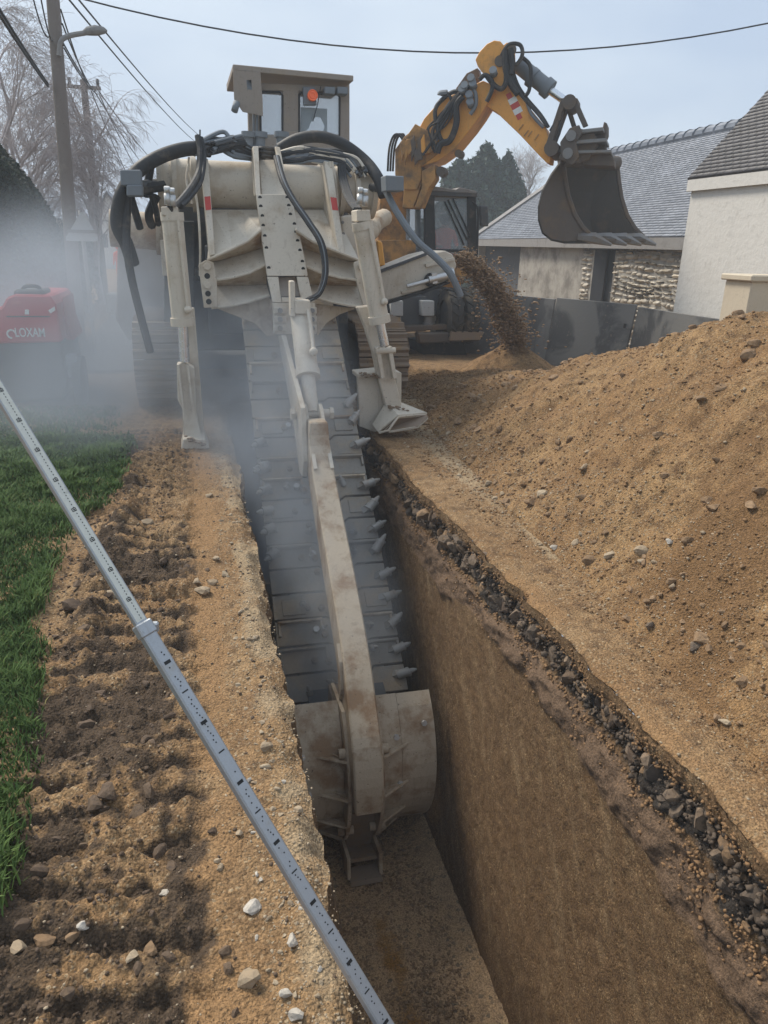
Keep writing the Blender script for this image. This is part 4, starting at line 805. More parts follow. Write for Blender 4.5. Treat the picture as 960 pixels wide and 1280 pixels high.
c = ay(538, 350, 10.86); m = M(); m.cyl(c, c+Vector((0, -0.01, 0)), 0.10, n=20); m.build('access_hole', 'ink', conv); m = M(); m.cyl(ay(509, 358, 10.8), ay(538, 350, 10.8), 0.03, n=10); m.cyl(ay(536, 350, 10.8), ay(560, 344, 10.8), 0.055, n=12); m.cyl(ay(558, 344, 10.84), ay(566, 343, 10.84), 0.1, n=16); m.prism(poly([(540, 342), (546, 341), (547, 354), (541, 355)], 10.76), (0, 0.06, 0)); m.build('belt_tensioner', 'steel_bright', conv)
# ================================================================= EXCAVATOR
EX = thing('wheeled_excavator', 'orange wheeled excavator with raised boom and open bucket behind the conveyor', 'excavator', (4.6, 15.6, 0))
bn = Vector((0.55, 0.83, 0)); bp0 = ay(497, 210, 15.2)       # boom plane
def bpoly(pts, off=0.0): return [apl(x, y, bp0+bn*off, bn) for x, y in pts]
def c4(pts): return [(480+.2292*x, 40+.2292*y) for x, y in pts]
def bpart(pts, d, nm, mat, parent=EX, off=0.0, bev=0.01, conv=True):
    m = M(); m.prism(bpoly(c4(pts) if conv else pts, off), bn*d); return m.build(nm, mat, parent, bev=bev)
boom = bpart([(220, 470), (300, 380), (420, 318), (540, 265), (595, 290), (600, 330), (560, 395), (520, 460), (470, 530), (380, 640), (290, 705), (200, 735), (170, 690), (150, 600)], 0.62, 'boom', 'orange')
bpart([(60, 780), (60, 640), (110, 570), (180, 515), (230, 545), (260, 600), (300, 660), (200, 735), (205, 800), (180, 860), (110, 860)], 0.6, 'boom_base', 'orange_dirty', off=-0.02)
bpart([(120, 720), (200, 740), (215, 800), (160, 960), (100, 960), (115, 800)], 0.5, 'boom_foot', 'orange_dirty', off=0.02)
bpart([(205, 760), (275, 720), (280, 800), (240, 860), (200, 960), (165, 960), (205, 850)], 0.3, 'boom_foot', 'orange_dirty', off=-0.06)
for c, r_ in (((312, 762), 0.09), ((408, 664), 0.07)):
    p = bpoly(c4([c]))[0]; m = M(); m.cyl(p-bn*0.05, p+bn*0.2, r_, n=14); m.build('pivot_boss', 'bucket', boom)
bpart([(300, 450), (340, 400), (395, 370), (400, 420), (360, 480), (330, 470)], 0.05, 'boom_cover', 'orange_dirty', boom, -0.05); bpart([(310, 520), (370, 490), (385, 540), (350, 600), (310, 590)], 0.05, 'boom_cover', 'orange', boom, -0.05)
bpart([(100, 600), (170, 500), (240, 540), (290, 600), (250, 660), (150, 680)], 0.1, 'boom_cover', 'orange_dirty', boom, -0.12)
bpart([(390, 310), (450, 225), (480, 210), (510, 195), (520, 240), (480, 290), (430, 330)], 0.25, 'arm_cylinder', 'bucket', boom, 0.2)
# arm with the round elbow plates
arm = bpart([(690, 270), (740, 350), (880, 520), (915, 640), (905, 715), (885, 712), (845, 672), (740, 560), (615, 440), (560, 405), (560, 380), (590, 300), (620, 285)], 0.5, 'arm', 'orange', off=0.06)
bpart([(498, 150), (520, 108), (560, 65), (600, 45), (635, 50), (655, 75), (665, 140), (662, 200), (660, 270), (630, 305), (600, 290), (570, 250), (530, 215), (510, 185)], 0.06, 'elbow_plate', 'orange', arm, 0.0)
bpart([(640, 80), (668, 57), (700, 60), (712, 80), (716, 200), (680, 290), (640, 300)], 0.06, 'elbow_plate', 'orange', arm, 0.56)
for c in ((632, 160), (690, 90)):
    p = bpoly(c4([c]))[0]; m = M(); m.cyl(p-bn*0.04, p+bn*0.1, 0.09, n=14); m.build('pivot_pin', 'bucket', arm)
for y_, mt_ in ((0, 'redwhite'), (1, 'white'), (2, 'redwhite'), (3, 'white'), (4, 'redwhite')):
    a = Vector((668, 340)); e = Vector((735, 480)); p0 = a.lerp(e, y_/5); p1 = a.lerp(e, (y_+1)/5); wv = Vector((24, -14)) if 0 < y_ < 4 else Vector((14, -8))
    m = M(); m.add([v-bn*0.006 for v in bpoly(c4([tuple(p0-wv*0.3), tuple(p0+wv*1.5), tuple(p1+wv*1.5), tuple(p1-wv*0.3)]), 0.06)], [(0, 1, 2, 3)]); m.build('reflective_stripe', mt_, arm)
for (x, y) in ((748, 518), (776, 550), (796, 555), (832, 572)):
    m = M(); m.prism([v-bn*0.02 for v in bpoly(c4([(x-14, y+16), (x+10, y-16), (x+14, y-12), (x-10, y+20)]), 0.06)], bn*0.03); m.build('weld_bracket', 'orange_dirty', arm)
# bucket cylinder
def b1(x, y, off): return apl(x, y, bp0+bn*off, bn)
m = M(); p0, p1, p2 = b1(647, 80, 0.35), b1(688, 113, 0.35), b1(712, 130, 0.35); m.cyl(p0, p1, 0.14, n=18); m.cyl(b1(663, 95, .35), b1(668, 99, .35), 0.17, n=18); m.cyl(b1(681, 107, .35), p1, 0.17, n=18); bc = m.build('bucket_cylinder', 'boxgrey', arm); m = M(); m.cyl(p1, p2, 0.07, n=16); m.build('piston_rod', 'chrome', bc)
def bhose(pts, off, r, mat='black'):
    m = M(); m.tube(spline([apl(x, y, bp0+bn*(off if not isinstance(off, list) else off[i]), bn) for i, (x, y) in enumerate(c4(pts))], 6), r, n=7); return m.build('hose', mat, EX)
for k in range(3): bhose([(20+14*k, 760), (28+14*k, 640), (50+14*k, 570), (80+14*k, 560), (110, 600)], 0.1*k, 0.022)
bhose([(440, 330), (370, 330), (290, 400), (280, 470), (300, 560), (320, 600)], -0.1, 0.04); bhose([(430, 350), (395, 400), (395, 500), (360, 590), (310, 610), (290, 660)], -0.14, 0.06)
bhose([(480, 300), (500, 340), (500, 400), (470, 450)], -0.1, 0.035, 'boxgrey'); bhose([(520, 260), (550, 235), (585, 260), (590, 310), (560, 380)], -0.1, 0.04); bhose([(560, 240), (600, 290), (640, 310), (665, 270), (665, 180)], -0.08, 0.045)
bhose([(350, 340), (370, 380), (350, 450), (300, 540)], -0.12, 0.03); bhose([(345, 330), (310, 335), (305, 345)], -0.1, 0.05, 'boxgrey'); bhose([(640, 130), (680, 70), (740, 70), (755, 120), (730, 170), (700, 180)], -0.02, 0.035); bhose([(750, 135), (795, 180), (800, 250), (790, 320), (770, 350)], 0.1, 0.035)
for k in range(4): bhose([(670+8*k, 110), (675+9*k, 200), (705+9*k, 290), (760+6*k, 360), (840+5*k, 450), (890+3*k, 520)], 0.0+0.08*k, 0.026)
bhose([(660, 100), (665, 200), (690, 280), (730, 340)], -0.03, 0.06); bhose([(780, 380), (800, 440), (840, 490), (870, 520)], 0.02, 0.03, 'boxgrey'); bhose([(690, 90), (700, 160), (690, 230)], -0.04, 0.05)
for q_ in range(9): bhose([(250+rr.uniform(-60, 60), 640+rr.uniform(-40, 40)), (270+rr.uniform(-40, 40), 560+rr.uniform(-30, 30)), (310+rr.uniform(-30, 40), 470+rr.uniform(-40, 40)), (400+rr.uniform(-30, 30), 360+rr.uniform(-30, 30)), (470+rr.uniform(-20, 20), 300+rr.uniform(-20, 20))], -.06-.012*q_, rr.uniform(.014, .028), rr.choice(('black', 'black', 'boxgrey', 'bucket')))
for (x, y, s) in ((430, 330, 8), (445, 310, 7), (480, 270, 8), (490, 300, 7), (470, 360, 7), (475, 400, 6), (600, 230, 5)):
    p = apl(*c4([(x, y)])[0], bp0-bn*0.08, bn); m = M(); m.cyl(p, p-bn*0.12+Vector((0, 0, .05)), 0.07, n=8); m.build('hose_fitting', 'boxgrey', boom)
for q_ in range(7):
    x = 90+q_*18; bpart([(x, 600+rr.uniform(-40, 60)), (x+20, 590+rr.uniform(-40, 40)), (x+28, 650+rr.uniform(-20, 60)), (x+4, 670+rr.uniform(-20, 60))], .06, 'boom_cover', rr.choice(('orange_dirty', 'bucket', 'orange')), boom, -.16)
# linkage and bucket
bp_pix = lambda L: L
def link(p0, p1, w_, off, d=0.08, mat='bucket', nm='bucket_link'):
    a = Vector(p0); b = Vector(p1); t = (b-a).normalized(); s = Vector((-t.y, t.x))*w_/2
    m = M(); m.prism(bpoly([tuple(a-s), tuple(a+s), tuple(b+s), tuple(b-s)], off), bn*d); return m.build(nm, mat, EX, bev=0.01)
link((684, 186), (704, 126), 7, -0.02); link((690, 184), (710, 128), 7, 0.4); link((700, 127), (722, 127), 9, 0.0, 0.5, nm='link_cross_bar'); link((718, 126), (732, 158), 7, 0.0); link((708, 128), (718, 160), 6, 0.4); link((706, 130), (697, 165), 5, 0.2)
p = b1(690, 186, 0.0); m = M(); m.cyl(p-bn*0.1, p+bn*0.7, 0.13, n=16); m.build('link_pin', 'bucket', EX); m = M(); m.cyl(b1(712, 128, 0)-bn*0.06, b1(712, 128, 0)+bn*0.55, 0.12, n=16); m.build('link_pin', 'bucket', EX)
bpart([(698, 190), (706, 172), (722, 160), (742, 164), (748, 178), (736, 200), (716, 206)], 0.5, 'quick_coupler', 'bucket', off=0.0, conv=False)
m = M(); m.prism(bpoly([(734, 168), (752, 165), (755, 152), (759, 154), (759, 166), (755, 176), (758, 188), (736, 190)], 0.25), bn*0.5); m.prism(bpoly([(728, 190), (760, 188), (768, 200), (768, 208), (728, 206)], 0.1), bn*0.5); m.build('coupler_hook', 'bucket', EX, bev=0.012)
link((700, 200), (712, 178), 6, -0.1); link((722, 204), (718, 180), 5, -0.1)
bhose([(905, 540), (930, 500), (950, 480), (960, 540), (940, 590)], 0.0, 0.022); bhose([(915, 520), (945, 510), (960, 480)], 0.1, 0.02)
for (pa, pb, w_, o_, d_) in (((712, 166), (754, 161), 5, -.08, .75), ((714, 178), (758, 175), 5, -.10, .8), ((716, 190), (764, 189), 4, -.10, .85)):
    link(pa, pb, w_, o_, d_, 'steel', 'coupler_bar')
for o_ in (-.14, .5):
    m = M(); m.prism(bpoly([(700, 178), (712, 160), (724, 156), (728, 166), (720, 178), (724, 196), (716, 206), (702, 200)], o_), bn*.06); m.build('coupler_plate', 'bucket', EX, bev=.01)
    for c_ in ((714, 170), (710, 192)):
        p = b1(*c_, o_); m = M(); m.cyl(p-bn*.06, p+bn*.1, .09, n=14); m.build('coupler_pin', 'steel', EX)
# bucket: side profile swept across, open towards the pile
BK = ay(704, 199, 14.1); bkn = Vector((0.25, 0.97, 0)).normalized()
def kp(x, y): return apl(x, y, BK, bkn)
Lf = [(704, 199), (707, 222), (711, 245), (719, 268), (729, 284), (744, 299)]         # free edge
Bk = [(704, 199), (690, 218), (679, 238), (674, 258), (674, 275), (679, 291), (690, 299), (706, 302), (744, 301)]
wv = ay(770, 204, 14.5)-ay(704, 199, 14.1)
m = M(); m.prism([kp(*q) for q in Lf+Bk[::-1][1:-1]], wv.normalized()*0.05); bucket = m.build('bucket', 'bucket', EX, bev=0.006)
m = M(); m.prism([kp(*q)+wv for q in Lf+Bk[::-1][1:-1]], wv.normalized()*-0.05); m.build('side_wall', 'bucket_inner_shade', bucket, bev=0.006)
n = len(Bk); m = M(); m.add([kp(*q) for q in Bk]+[kp(*q)+wv for q in Bk], [(i, i+1, n+i+1, n+i) for i in range(n-1)]); o = m.build('bucket_shell', 'bucket_inner_shade', bucket, fix=False); md = o.modifiers.new('s', 'SOLIDIFY'); md.thickness = 0.04
m = M(); m.cyl(kp(704, 199)-wv*0.02, kp(704, 199)+wv*1.02, 0.13, n=14); m.build('top_tube', 'bucket', bucket)
m = M(); m.tube([kp(*q)-wv.normalized()*0.02 for q in Lf], 0.05, n=6); m.build('side_cutter', 'bucket', bucket); m = M(); m.tube([kp(*q)+wv+wv.normalized()*0.02 for q in Lf], 0.05, n=6); m.build('side_cutter', 'bucket', bucket)
m = M(); a = kp(745, 300); m.beam(a, a+wv*0.98, 0.06, 0.3, side=(0, 0, 1)); m.build('bucket_lip', 'bucket', bucket, bev=0.01)
for k in range(4):
    a = kp(727, 297)+wv*(0.02+0.3*k); fwd = (kp(744, 302)-kp(712, 297)).normalized(); s = wv.normalized()
    m = M(); f2 = lambda p, w_, h_: [p-s*w_/2-Vector((0, 0, h_/2)), p+s*w_/2-Vector((0, 0, h_/2)), p+s*w_/2+Vector((0, 0, h_/2)), p-s*w_/2+Vector((0, 0, h_/2))]
    side_ = Vector((-fwd.y, fwd.x, 0)).normalized()
    pts = [a-fwd*0.1, a+fwd*0.2+Vector((0, -.05, .02)), a+fwd*0.50+Vector((0, -0.16, -0.06))]
    m.tube(pts, [0.07, 0.11, 0.025], n=6); m.build('bucket_tooth', 'steel', bucket)
# machine body, cab, wheels
Yc = 15.4
def exb(pts, Y, d, nm, mat, parent=EX, bev=0.01):
    m = M(); m.prism(poly(pts, Y), (0, d, 0)); return m.build(nm, mat, parent, bev=bev)
exb([(455, 300), (520, 300), (520, 372), (455, 372)], 15.6, 3.0, 'upper_body', 'orange_dirty'); exb([(476, 240), (508, 238), (512, 320), (470, 330)], 15.9, 1.0, 'boom_bracket', 'orange_dirty')
exb([(556, 340), (576, 345), (576, 368), (548, 368)], 16, 1.5, 'side_cover', 'orange')
ec = exb([(506, 320), (592, 320), (594, 346), (508, 346)], Yc, 1.9, 'cab', 'orange_dirty')
for pts, d, yy in (([(531, 240), (543, 240), (545, 322), (532, 322)], 0.12, Yc), ([(584, 244), (595, 246), (598, 332), (585, 332)], 0.12, Yc), ([(507, 240), (513, 240), (512, 320), (506, 320)], 0.1, Yc+0.6), ([(583, 246), (590, 246), (592, 320), (585, 320)], 0.1, Yc+1.8), ([(520, 240), (526, 240), (526, 320), (520, 320)], 0.1, Yc+1.8)):
    exb(pts, yy, d, 'cab_pillar', 'black', ec)
exb([(516, 234), (540, 235), (597, 240), (597, 246), (516, 244)], Yc-0.1, 2.0, 'cab_roof', 'darkgrey', ec); exb([(520, 231), (545, 233), (570, 237), (575, 234), (596, 239), (596, 242), (520, 237)], Yc-0.12, 2.0, 'roof_cover', 'fascia', ec)
exb([(543, 246), (584, 248), (586, 318), (545, 318)], Yc+0.02, 0.01, 'window', 'glass', ec); exb([(508, 244), (531, 244), (532, 318), (507, 318)], Yc+0.3, 0.01, 'window', 'glass', ec)
exb([(532, 311), (596, 312), (596, 315), (532, 315)], Yc-0.03, 0.04, 'grab_rail', 'black', ec)
for a, b in (((560, 250), (584, 300)), ((566, 248), (588, 296)), ((556, 252), (580, 306))):
    m = M(); m.tube([ay(*a, Yc-0.02), ay(*b, Yc-0.02)], 0.018, n=5); m.build('wiper_arm', 'black', ec)
m = M(); m.tube(spline([ay(590, 252, Yc-0.1), ay(597, 262, Yc-0.2), ay(597, 300, Yc-0.2), ay(596, 326, Yc-0.1)], 5), 0.02, n=6); m.build('mirror_bracket', 'black', ec)
exb([(600, 257), (610, 257), (611, 283), (602, 283)], Yc-0.2, 0.12, 'mirror', 'darkgrey', ec, 0.02)
exb([(440, 372), (565, 360), (565, 392), (440, 400)], 15.4, 4.0, 'chassis', 'darkgrey')
# body seen between boom foot and conveyor
for k in range(6): hose([(470+6*k, 330, 14.9), (474+5*k, 300+k*3, 14.8), (482+4*k, 275, 14.9), (492+2*k, 245, 15.1)], 0.03, 'black').parent = EX
wheelt = []
def wheel(px, py, Y, R, w_):
    c = ay(px, py, Y); m = M(); N = 22
    prof = [(0, R*0.55), (0.0, R*0.80), (0.06*w_, R*0.93), (0.2*w_, R*0.97), (0.8*w_, R*0.97), (0.94*w_, R*0.93), (w_, R*0.8), (w_, R*0.55)]
    vs = []
    for i in range(N):
        a = 2*math.pi*i/N; vs += [c+Vector((p[0]-w_/2, p[1]*math.cos(a), p[1]*math.sin(a))) for p in prof]
    k = len(prof); m.add(vs, [(i*k+j, i*k+j+1, ((i+1) % N)*k+j+1, ((i+1) % N)*k+j) for i in range(N) for j in range(k-1)], True)
    wo = m.build('wheel', 'tyre', EX)
    m = M(); m.cyl(c-Vector((w_*0.35, 0, 0)), c+Vector((w_*0.35, 0, 0)), R*0.56, n=18); m.build('rim', 'darkgrey', wo)
    lug = M()
    for i in range(18):
        a = 2*math.pi*i/18
        for sg in (-1, 1):
            aa = a+(0.17 if sg > 0 else 0); q = Matrix.Rotation(aa, 3, 'X'); 
            lug.hexa([c+q@Vector((sg*w_*0.02, -0.05, R*0.95)), c+q@Vector((sg*w_*0.47, 0.06, R*0.93)), c+q@Vector((sg*w_*0.47, 0.14, R*0.93)), c+q@Vector((sg*w_*0.02, 0.03, R*0.95))],
                     [c+q@Vector((sg*w_*0.02, -0.05, R*1.02)), c+q@Vector((sg*w_*0.47, 0.06, R*1.0)), c+q@Vector((sg*w_*0.47, 0.14, R*1.0)), c+q@Vector((sg*w_*0.02, 0.03, R*1.02))])
    lug.build('tyre_tread', 'tyre', wo)
wz = 0.56
for (px, Y) in ((562, 15.0), (581, 15.0), (466, 15.4), (484, 15.4), (556, 18.2), (574, 18.2)):
    g = Y-15.4 if Y > 15.1 else 0; c = ay(px, 395, Y); 
    m_ = wheel(px, 395+ (0 if g == 0 else -6), Y, 0.56, 0.30)
exb([(483, 373), (533, 370), (533, 414), (483, 416)], 15.0, 0.5, 'axle_block', 'darkgrey')
for px in (489, 528):
    exb([(px, 376), (px+15, 376), (px+15, 395), (px, 395)], 14.75, 0.3, 'stabiliser_housing', 'greybox'); m = M(); c = ay(px+7, 395, 14.9); m.cyl(c, ay(px+7, 408, 14.9), 0.09, n=14); m.cyl(ay(px+7, 403, 14.9), ay(px+7, 408, 14.9), 0.11, n=14); m.build('stabiliser_cylinder', 'fascia', EX)
exb([(522, 416), (606, 415), (600, 427), (562, 428), (524, 430)], 14.6, 0.25, 'dozer_blade', 'bucket', bev=0.03); exb([(526, 429), (580, 427), (584, 445), (530, 447)], 14.9, 1.0, 'blade_frame', 'black'); exb([(564, 414), (606, 415), (600, 425), (562, 426)], 14.5, 0.1, 'blade_edge', 'steel_rust')
exb([(500, 408), (560, 406), (562, 412), (500, 415)], 14.7, 0.3, 'blade_arm', 'bucket')
# ---- people
def person(name, label, base, H, facing, top, legs, sit=False, group=None, hat=None):
    P_ = thing(name, label, 'person', base)
    me = bpy.data.meshes.new('body'); s = H/1.75; q = Matrix.Rotation(facing, 3, 'Z')
    if sit: J = [(0, 0, .5), (0, 0, .75), (0, 0, 1.0), (0, 0.0, 1.08), (0, 0.02, 1.2), (-.2, 0, .98), (-.27, .1, .72), (-.15, .35, .68), (.2, 0, .98), (.27, .1, .72), (.15, .35, .68), (-.1, .05, .47), (-.12, .45, .48), (-.12, .5, .1), (.1, .05, .47), (.12, .45, .48), (.12, .5, .1)]
    else: J = [(0, 0, .95), (0, 0, 1.2), (0, 0, 1.42), (0, 0, 1.5), (0, .02, 1.63), (-.19, 0, 1.4), (-.24, .02, 1.12), (-.25, .1, .88), (.19, 0, 1.4), (.24, .02, 1.12), (.25, .1, .88), (-.1, 0, .9), (-.11, .03, .5), (-.12, -.02, .06), (.1, 0, .9), (.11, .06, .5), (.12, .05, .06)]
    E_ = [(0, 1), (1, 2), (2, 3), (3, 4), (2, 5), (5, 6), (6, 7), (2, 8), (8, 9), (9, 10), (0, 11), (11, 12), (12, 13), (0, 14), (14, 15), (15, 16)]
    rad_ = [.15, .15, .14, .06, .1, .08, .055, .04, .08, .055, .04, .1, .075, .05, .1, .075, .05]
    me.from_pydata([q@(Vector(j)*s) for j in J], E_, []); o = bpy.data.objects.new('body', me); col.objects.link(o)
    sk = o.modifiers.new('sk', 'SKIN'); 
    for i, v in enumerate(me.skin_vertices[0].data): v.radius = (rad_[i]*s, rad_[i]*s*0.85); v.use_root = (i == 0)
    o.modifiers.new('sb', 'SUBSURF').levels = 2; o.modifiers['sb'].render_levels = 2
    dg = bpy.context.evaluated_depsgraph_get(); nm = bpy.data.meshes.new_from_object(o.evaluated_get(dg)); o.modifiers.clear(); o.data = nm
    nm.materials.clear(); nm.materials.append(MT['skin']); nm.materials.append(MT[top]); nm.materials.append(MT[legs])
    for p in nm.polygons:
        c = p.center/s; z = c.z; base_ = .52 if sit else .95
        p.material_index = 0 if z > (1.08 if sit else 1.49) or (abs(c.x) > .1 and Vector((c.x, c.y)).length > .3 and z < (.7 if sit else .9) and z > (.6 if sit else .8)) else (1 if z > base_ else 2); p.use_smooth = True
    o.parent = P_
    m = M(); hc = q@(Vector(J[4])*s); WORLD[P_.name] = Vector((0, 0, 0)); m.ball(hc+Vector((0, 0, .03*s)), .125*s, 12, 8, (0.95, 1, .9)); m.build('helmet', hat or 'white', P_); WORLD[P_.name] = Vector(base)
    return P_
pb = ay(556, 318, 16.2); person('person', 'seated operator in orange work jacket inside the excavator cab', (pb.x, 16.3, pb.z-0.5), 1.7, math.pi, 'hivis', 'trousers', sit=True, hat='trousers')
pb = az(152, 356, 0.05); person('person', 'distant pedestrian in orange clothing on the road beyond the machine', (pb.x, pb.y, 0.05), 1.75, 0.5, 'hivis', 'hivis', hat='hivis')
# ================================================================= BARN
def quadgrid(P00, P10, P11, P01, u, v): 
    return (P00.lerp(P10, u)).lerp(P01.lerp(P11, u), v)
BX = 10.0; EZ = 2.42
barn = thing('stone_barn', 'long low stone barn with blue grey slate roof behind the steel plates', 'barn', (BX, 20, 0))
m = M(); m.prism([(BX, 13.5, -0.4), (BX, 17.0, -0.4), (BX, 17.0, EZ-.1), (BX, 13.5, EZ-.1)], (0.45, 0, 0)); wl_ = m.build('wall', 'oldrender', barn)
m = M(); m.prism([(BX, 18.0, -0.4), (BX, 22.6, -0.4), (BX, 22.6, EZ-.1), (BX, 18.0, EZ-.1)], (0.45, 0, 0)); m.build('wall', 'oldrender', barn)
m = M(); m.prism([(BX+0.25, 22.6, -0.4), (BX+0.25, 26.2, -0.4), (BX+0.25, 26.2, EZ-.1), (BX+0.25, 22.6, EZ-.1)], (0.3, 0, 0)); m.build('garage_door', 'barndoor', barn)
m = M(); m.prism([(BX, 26.2, -0.4), (BX, 26.6, -0.4), (BX, 26.6, EZ-.1), (BX, 26.2, EZ-.1)], (0.45, 0, 0)); m.build('wall', 'oldrender', barn); m = M(); m.prism([(BX, 13.5, -.4), (BX+5, 13.5, -.4), (BX+5, 13.5, EZ), (BX+2.6, 13.5, 4.7), (BX, 13.5, EZ)], (0, 0.3, 0)); m.build('gable_wall', 'oldrender', barn); m = M(); m.prism([(BX, 26.3, -.4), (BX+5, 26.3, -.4), (BX+5, 26.3, EZ), (BX+2.6, 26.3, 2.6), (BX, 26.3, EZ)], (0, 0.3, 0)); m.build('gable_wall', 'oldrender', barn)
m = M(); m.box((BX+0.3, 17.5, 0.9), (0.08, 1.1, 2.6)); m.build('door', 'dark', barn); m = M(); m.box((BX+0.12, 17.85, 0.95), (0.1, 0.35, 2.7), Euler((0, 0, 0.5))); m.box((BX-0.03, 17.5, 2.2), (0.12, 1.3, 0.16)); m.build('door_frame', 'barndoor', barn)
dr_ = ax(779, 345, BX).y
# facing stones either side of the doorway
stv = []; stf = []; stt = []; r5 = random.Random(5)
def stonewall(y0, y1, z0, z1, xf, ragged=0.0):
    z = z0
    while z < z1:
        hgt = r5.uniform(.07, .15); y = y0+r5.uniform(0, .1)+ (r5.uniform(0, ragged) if ragged else 0)
        while y < y1-0.05:
            L = r5.uniform(.14, .36); j = lambda: r5.uniform(-.045, .045); o0 = len(stv); d = r5.uniform(.015, .07); wz_ = .035*math.sin(y*2.7+z*5)
            y2 = min(y+L, y1)-.018
            z_ = z; z = z+wz_; stv.extend([(xf+.02, y, z), (xf+.02, y2, z), (xf+.02, y2, z+hgt-.018), (xf+.02, y, z+hgt-.018), (xf-d+j()*.5, y+.03+j(), z+.02+abs(j())), (xf-d+j()*.5, y2-.03+j(), z+.02+abs(j())), (xf-d+j()*.5, y2-.03+j(), z+hgt-.04-abs(j())), (xf-d+j()*.5, y+.03+j(), z+hgt-.04-abs(j()))])
            stf.extend([(o0+4, o0+7, o0+6, o0+5), (o0, o0+4, o0+5, o0+1), (o0+1, o0+5, o0+6, o0+2), (o0+2, o0+6, o0+7, o0+3), (o0+3, o0+7, o0+4, o0)]); stt.extend([r5.random()]*8); y += L; z = z_
        z += hgt
stonewall(13.5, 16.95, -0.3, 2.28, BX); stonewall(18.02, 18.55, -0.3, 2.28, BX)
off = parent_loc(barn); trimesh('wall_stone', np.array(stv)-np.array(off), np.array(stf), 'rubblewall', 'stuff', np.array(stt), barn)
def slates(parent, E0, E1, R1, R0, rows, width, mat, th=0.018):
    """courses from eave line E0-E1 up to ridge R0-R1"""
    V = []; Fc = []; tn = []; n_ = (E1-E0).cross(R0-E0).normalized(); n_ = n_ if n_.z > 0 else -n_
    for r in range(rows):
        v0, v1 = r/rows, (r+1.12)/rows; a, b = E0.lerp(R0, v0), E1.lerp(R1, v0); c, d = E0.lerp(R0, min(v1, 1)), E1.lerp(R1, min(v1, 1)); L = (b-a).length; k = max(1, int(L/width)); ofs = 0.5*(r % 2)
        for i in range(k+1):
            u0 = max(0, (i-ofs)/k); u1 = min(1, (i+1-ofs)/k-0.08/k)
            if u1 <= u0: continue
            j = r5.uniform(-.004, .004)
            p = [a.lerp(b, u0)+n_*(th*1.6+j), a.lerp(b, u1)+n_*(th*1.6-j), c.lerp(d, u1)+n_*(th*.2), c.lerp(d, u0)+n_*(th*.2), a.lerp(b, u0)+n_*(th*.4), a.lerp(b, u1)+n_*(th*.4)]
            o0 = len(V); V += p; Fc += [(o0, o0+1, o0+2, o0+3), (o0+4, o0+5, o0+1, o0)]; tn += [r5.random()]*6
    off = parent_loc(parent); return trimesh('roof_slate', np.array(V)-np.array(off), np.array(Fc), mat, 'stuff', np.array(tn), parent)
E0, E1 = Vector((BX-0.22, 13.2, EZ)), Vector((BX-0.22, 26.4, EZ-0.05)); R0v, R1v = Vector((BX+2.6, 14.2, 4.93)), Vector((BX+2.6, 23.8, 4.88))
m = M(); m.prism([E0, E1, R1v, R0v], (0.05, 0, -0.12)); rf = m.build('roof', 'slate', barn)
m = M(); m.prism([E1, Vector((BX+5.2, 26.4, EZ)), R1v], (0, 0.1, -0.1)); m.prism([(BX+5.2, 13.2, EZ), (BX+5.2, 26.4, EZ), R1v, R0v], (0, 0, -0.1)); m.build('roof_side', 'fascia', barn)
slates(barn, E0, E1, R1v, R0v, 44, 0.24, 'slate', 0.012)
m = M(); m.beam(E1+Vector((0, 0, .05)), R1v+Vector((0, 0, .05)), 0.35, 0.06, side=(0, 1, 0)); m.build('verge', 'fascia', barn)
m = M(); m.box((BX-0.15, 19.9, EZ-0.14), (0.14, 13.2, 0.24)); m.build('fascia_board', 'fascia', barn)
rt = M(); rt.v = []; rt.tube([(0, -0.2, 0), (0, 0.16, 0.0), (0, 0.2, 0.03)], [0.15, 0.15, 0.17], n=10); off = parent_loc(barn); rt.v = [v+off for v in rt.v]; r0_ = rt.build('ridge_tile', 'slate', barn)
N = 24
for i in range(N):
    p = R0v.lerp(R1v, (i+.5)/N); 
    if i == 0: r0_.location = p-off
    else: inst(r0_, 'ridge_tile', barn, p)
# ================================================================= WHITE HOUSE
WX = 8.0; WE = 3.22; yn = 3.5; yf = 11.5
ho = thing('white_house', 'white roughcast house with dark slate roof at the right edge', 'house', (WX, 8, 0))
m = M(); m.prism([(WX, yn, -.5), (WX, yf, -.5), (WX, yf, WE-.05), (WX, yn, WE-.05)], (5, 0, 0)); m.build('wall', 'render', ho)
m = M(); m.add([(WX, yf+.001, WE-.05), (WX+5, yf+.001, WE-.05), (WX+2.5, yf+.001, WE+2.6), (WX, yf-.3, WE-.05), (WX+5, yf-.3, WE-.05), (WX+2.5, yf-.3, WE+2.6)], [(0, 1, 2), (3, 5, 4), (0, 2, 5, 3), (1, 4, 5, 2), (0, 3, 4, 1)]); m.build('gable', 'render', ho)
e0, e1, r1, r0 = Vector((WX-.07, yn, WE+.02)), Vector((WX-.07, yf+.06, WE+.02)), Vector((WX+2.5, yf+.06, WE+2.85)), Vector((WX+2.5, yn, WE+2.85))
m = M(); m.prism([e0, e1, r1, r0], (0.05, 0, -0.1)); m.prism([(WX+5.3, yn, WE), (WX+5.3, yf+.15, WE), r1, r0], (0, 0, -0.1)); m.build('roof', 'slate_dark', ho)
slates(ho, e0, e1, r1, r0, 46, 0.17, 'slate_dark', 0.006)
m = M(); m.box((WX-.03, (yn+yf)/2+.02, WE-.09), (.08, yf-yn+.04, .17)); m.build('fascia_board', 'render', ho)
gp = ax(950, 350, 7.0)
gate = thing('gate_pillar', 'cream masonry pillar with capping stone beside the white house', 'pillar', (gp.x, gp.y, 0))
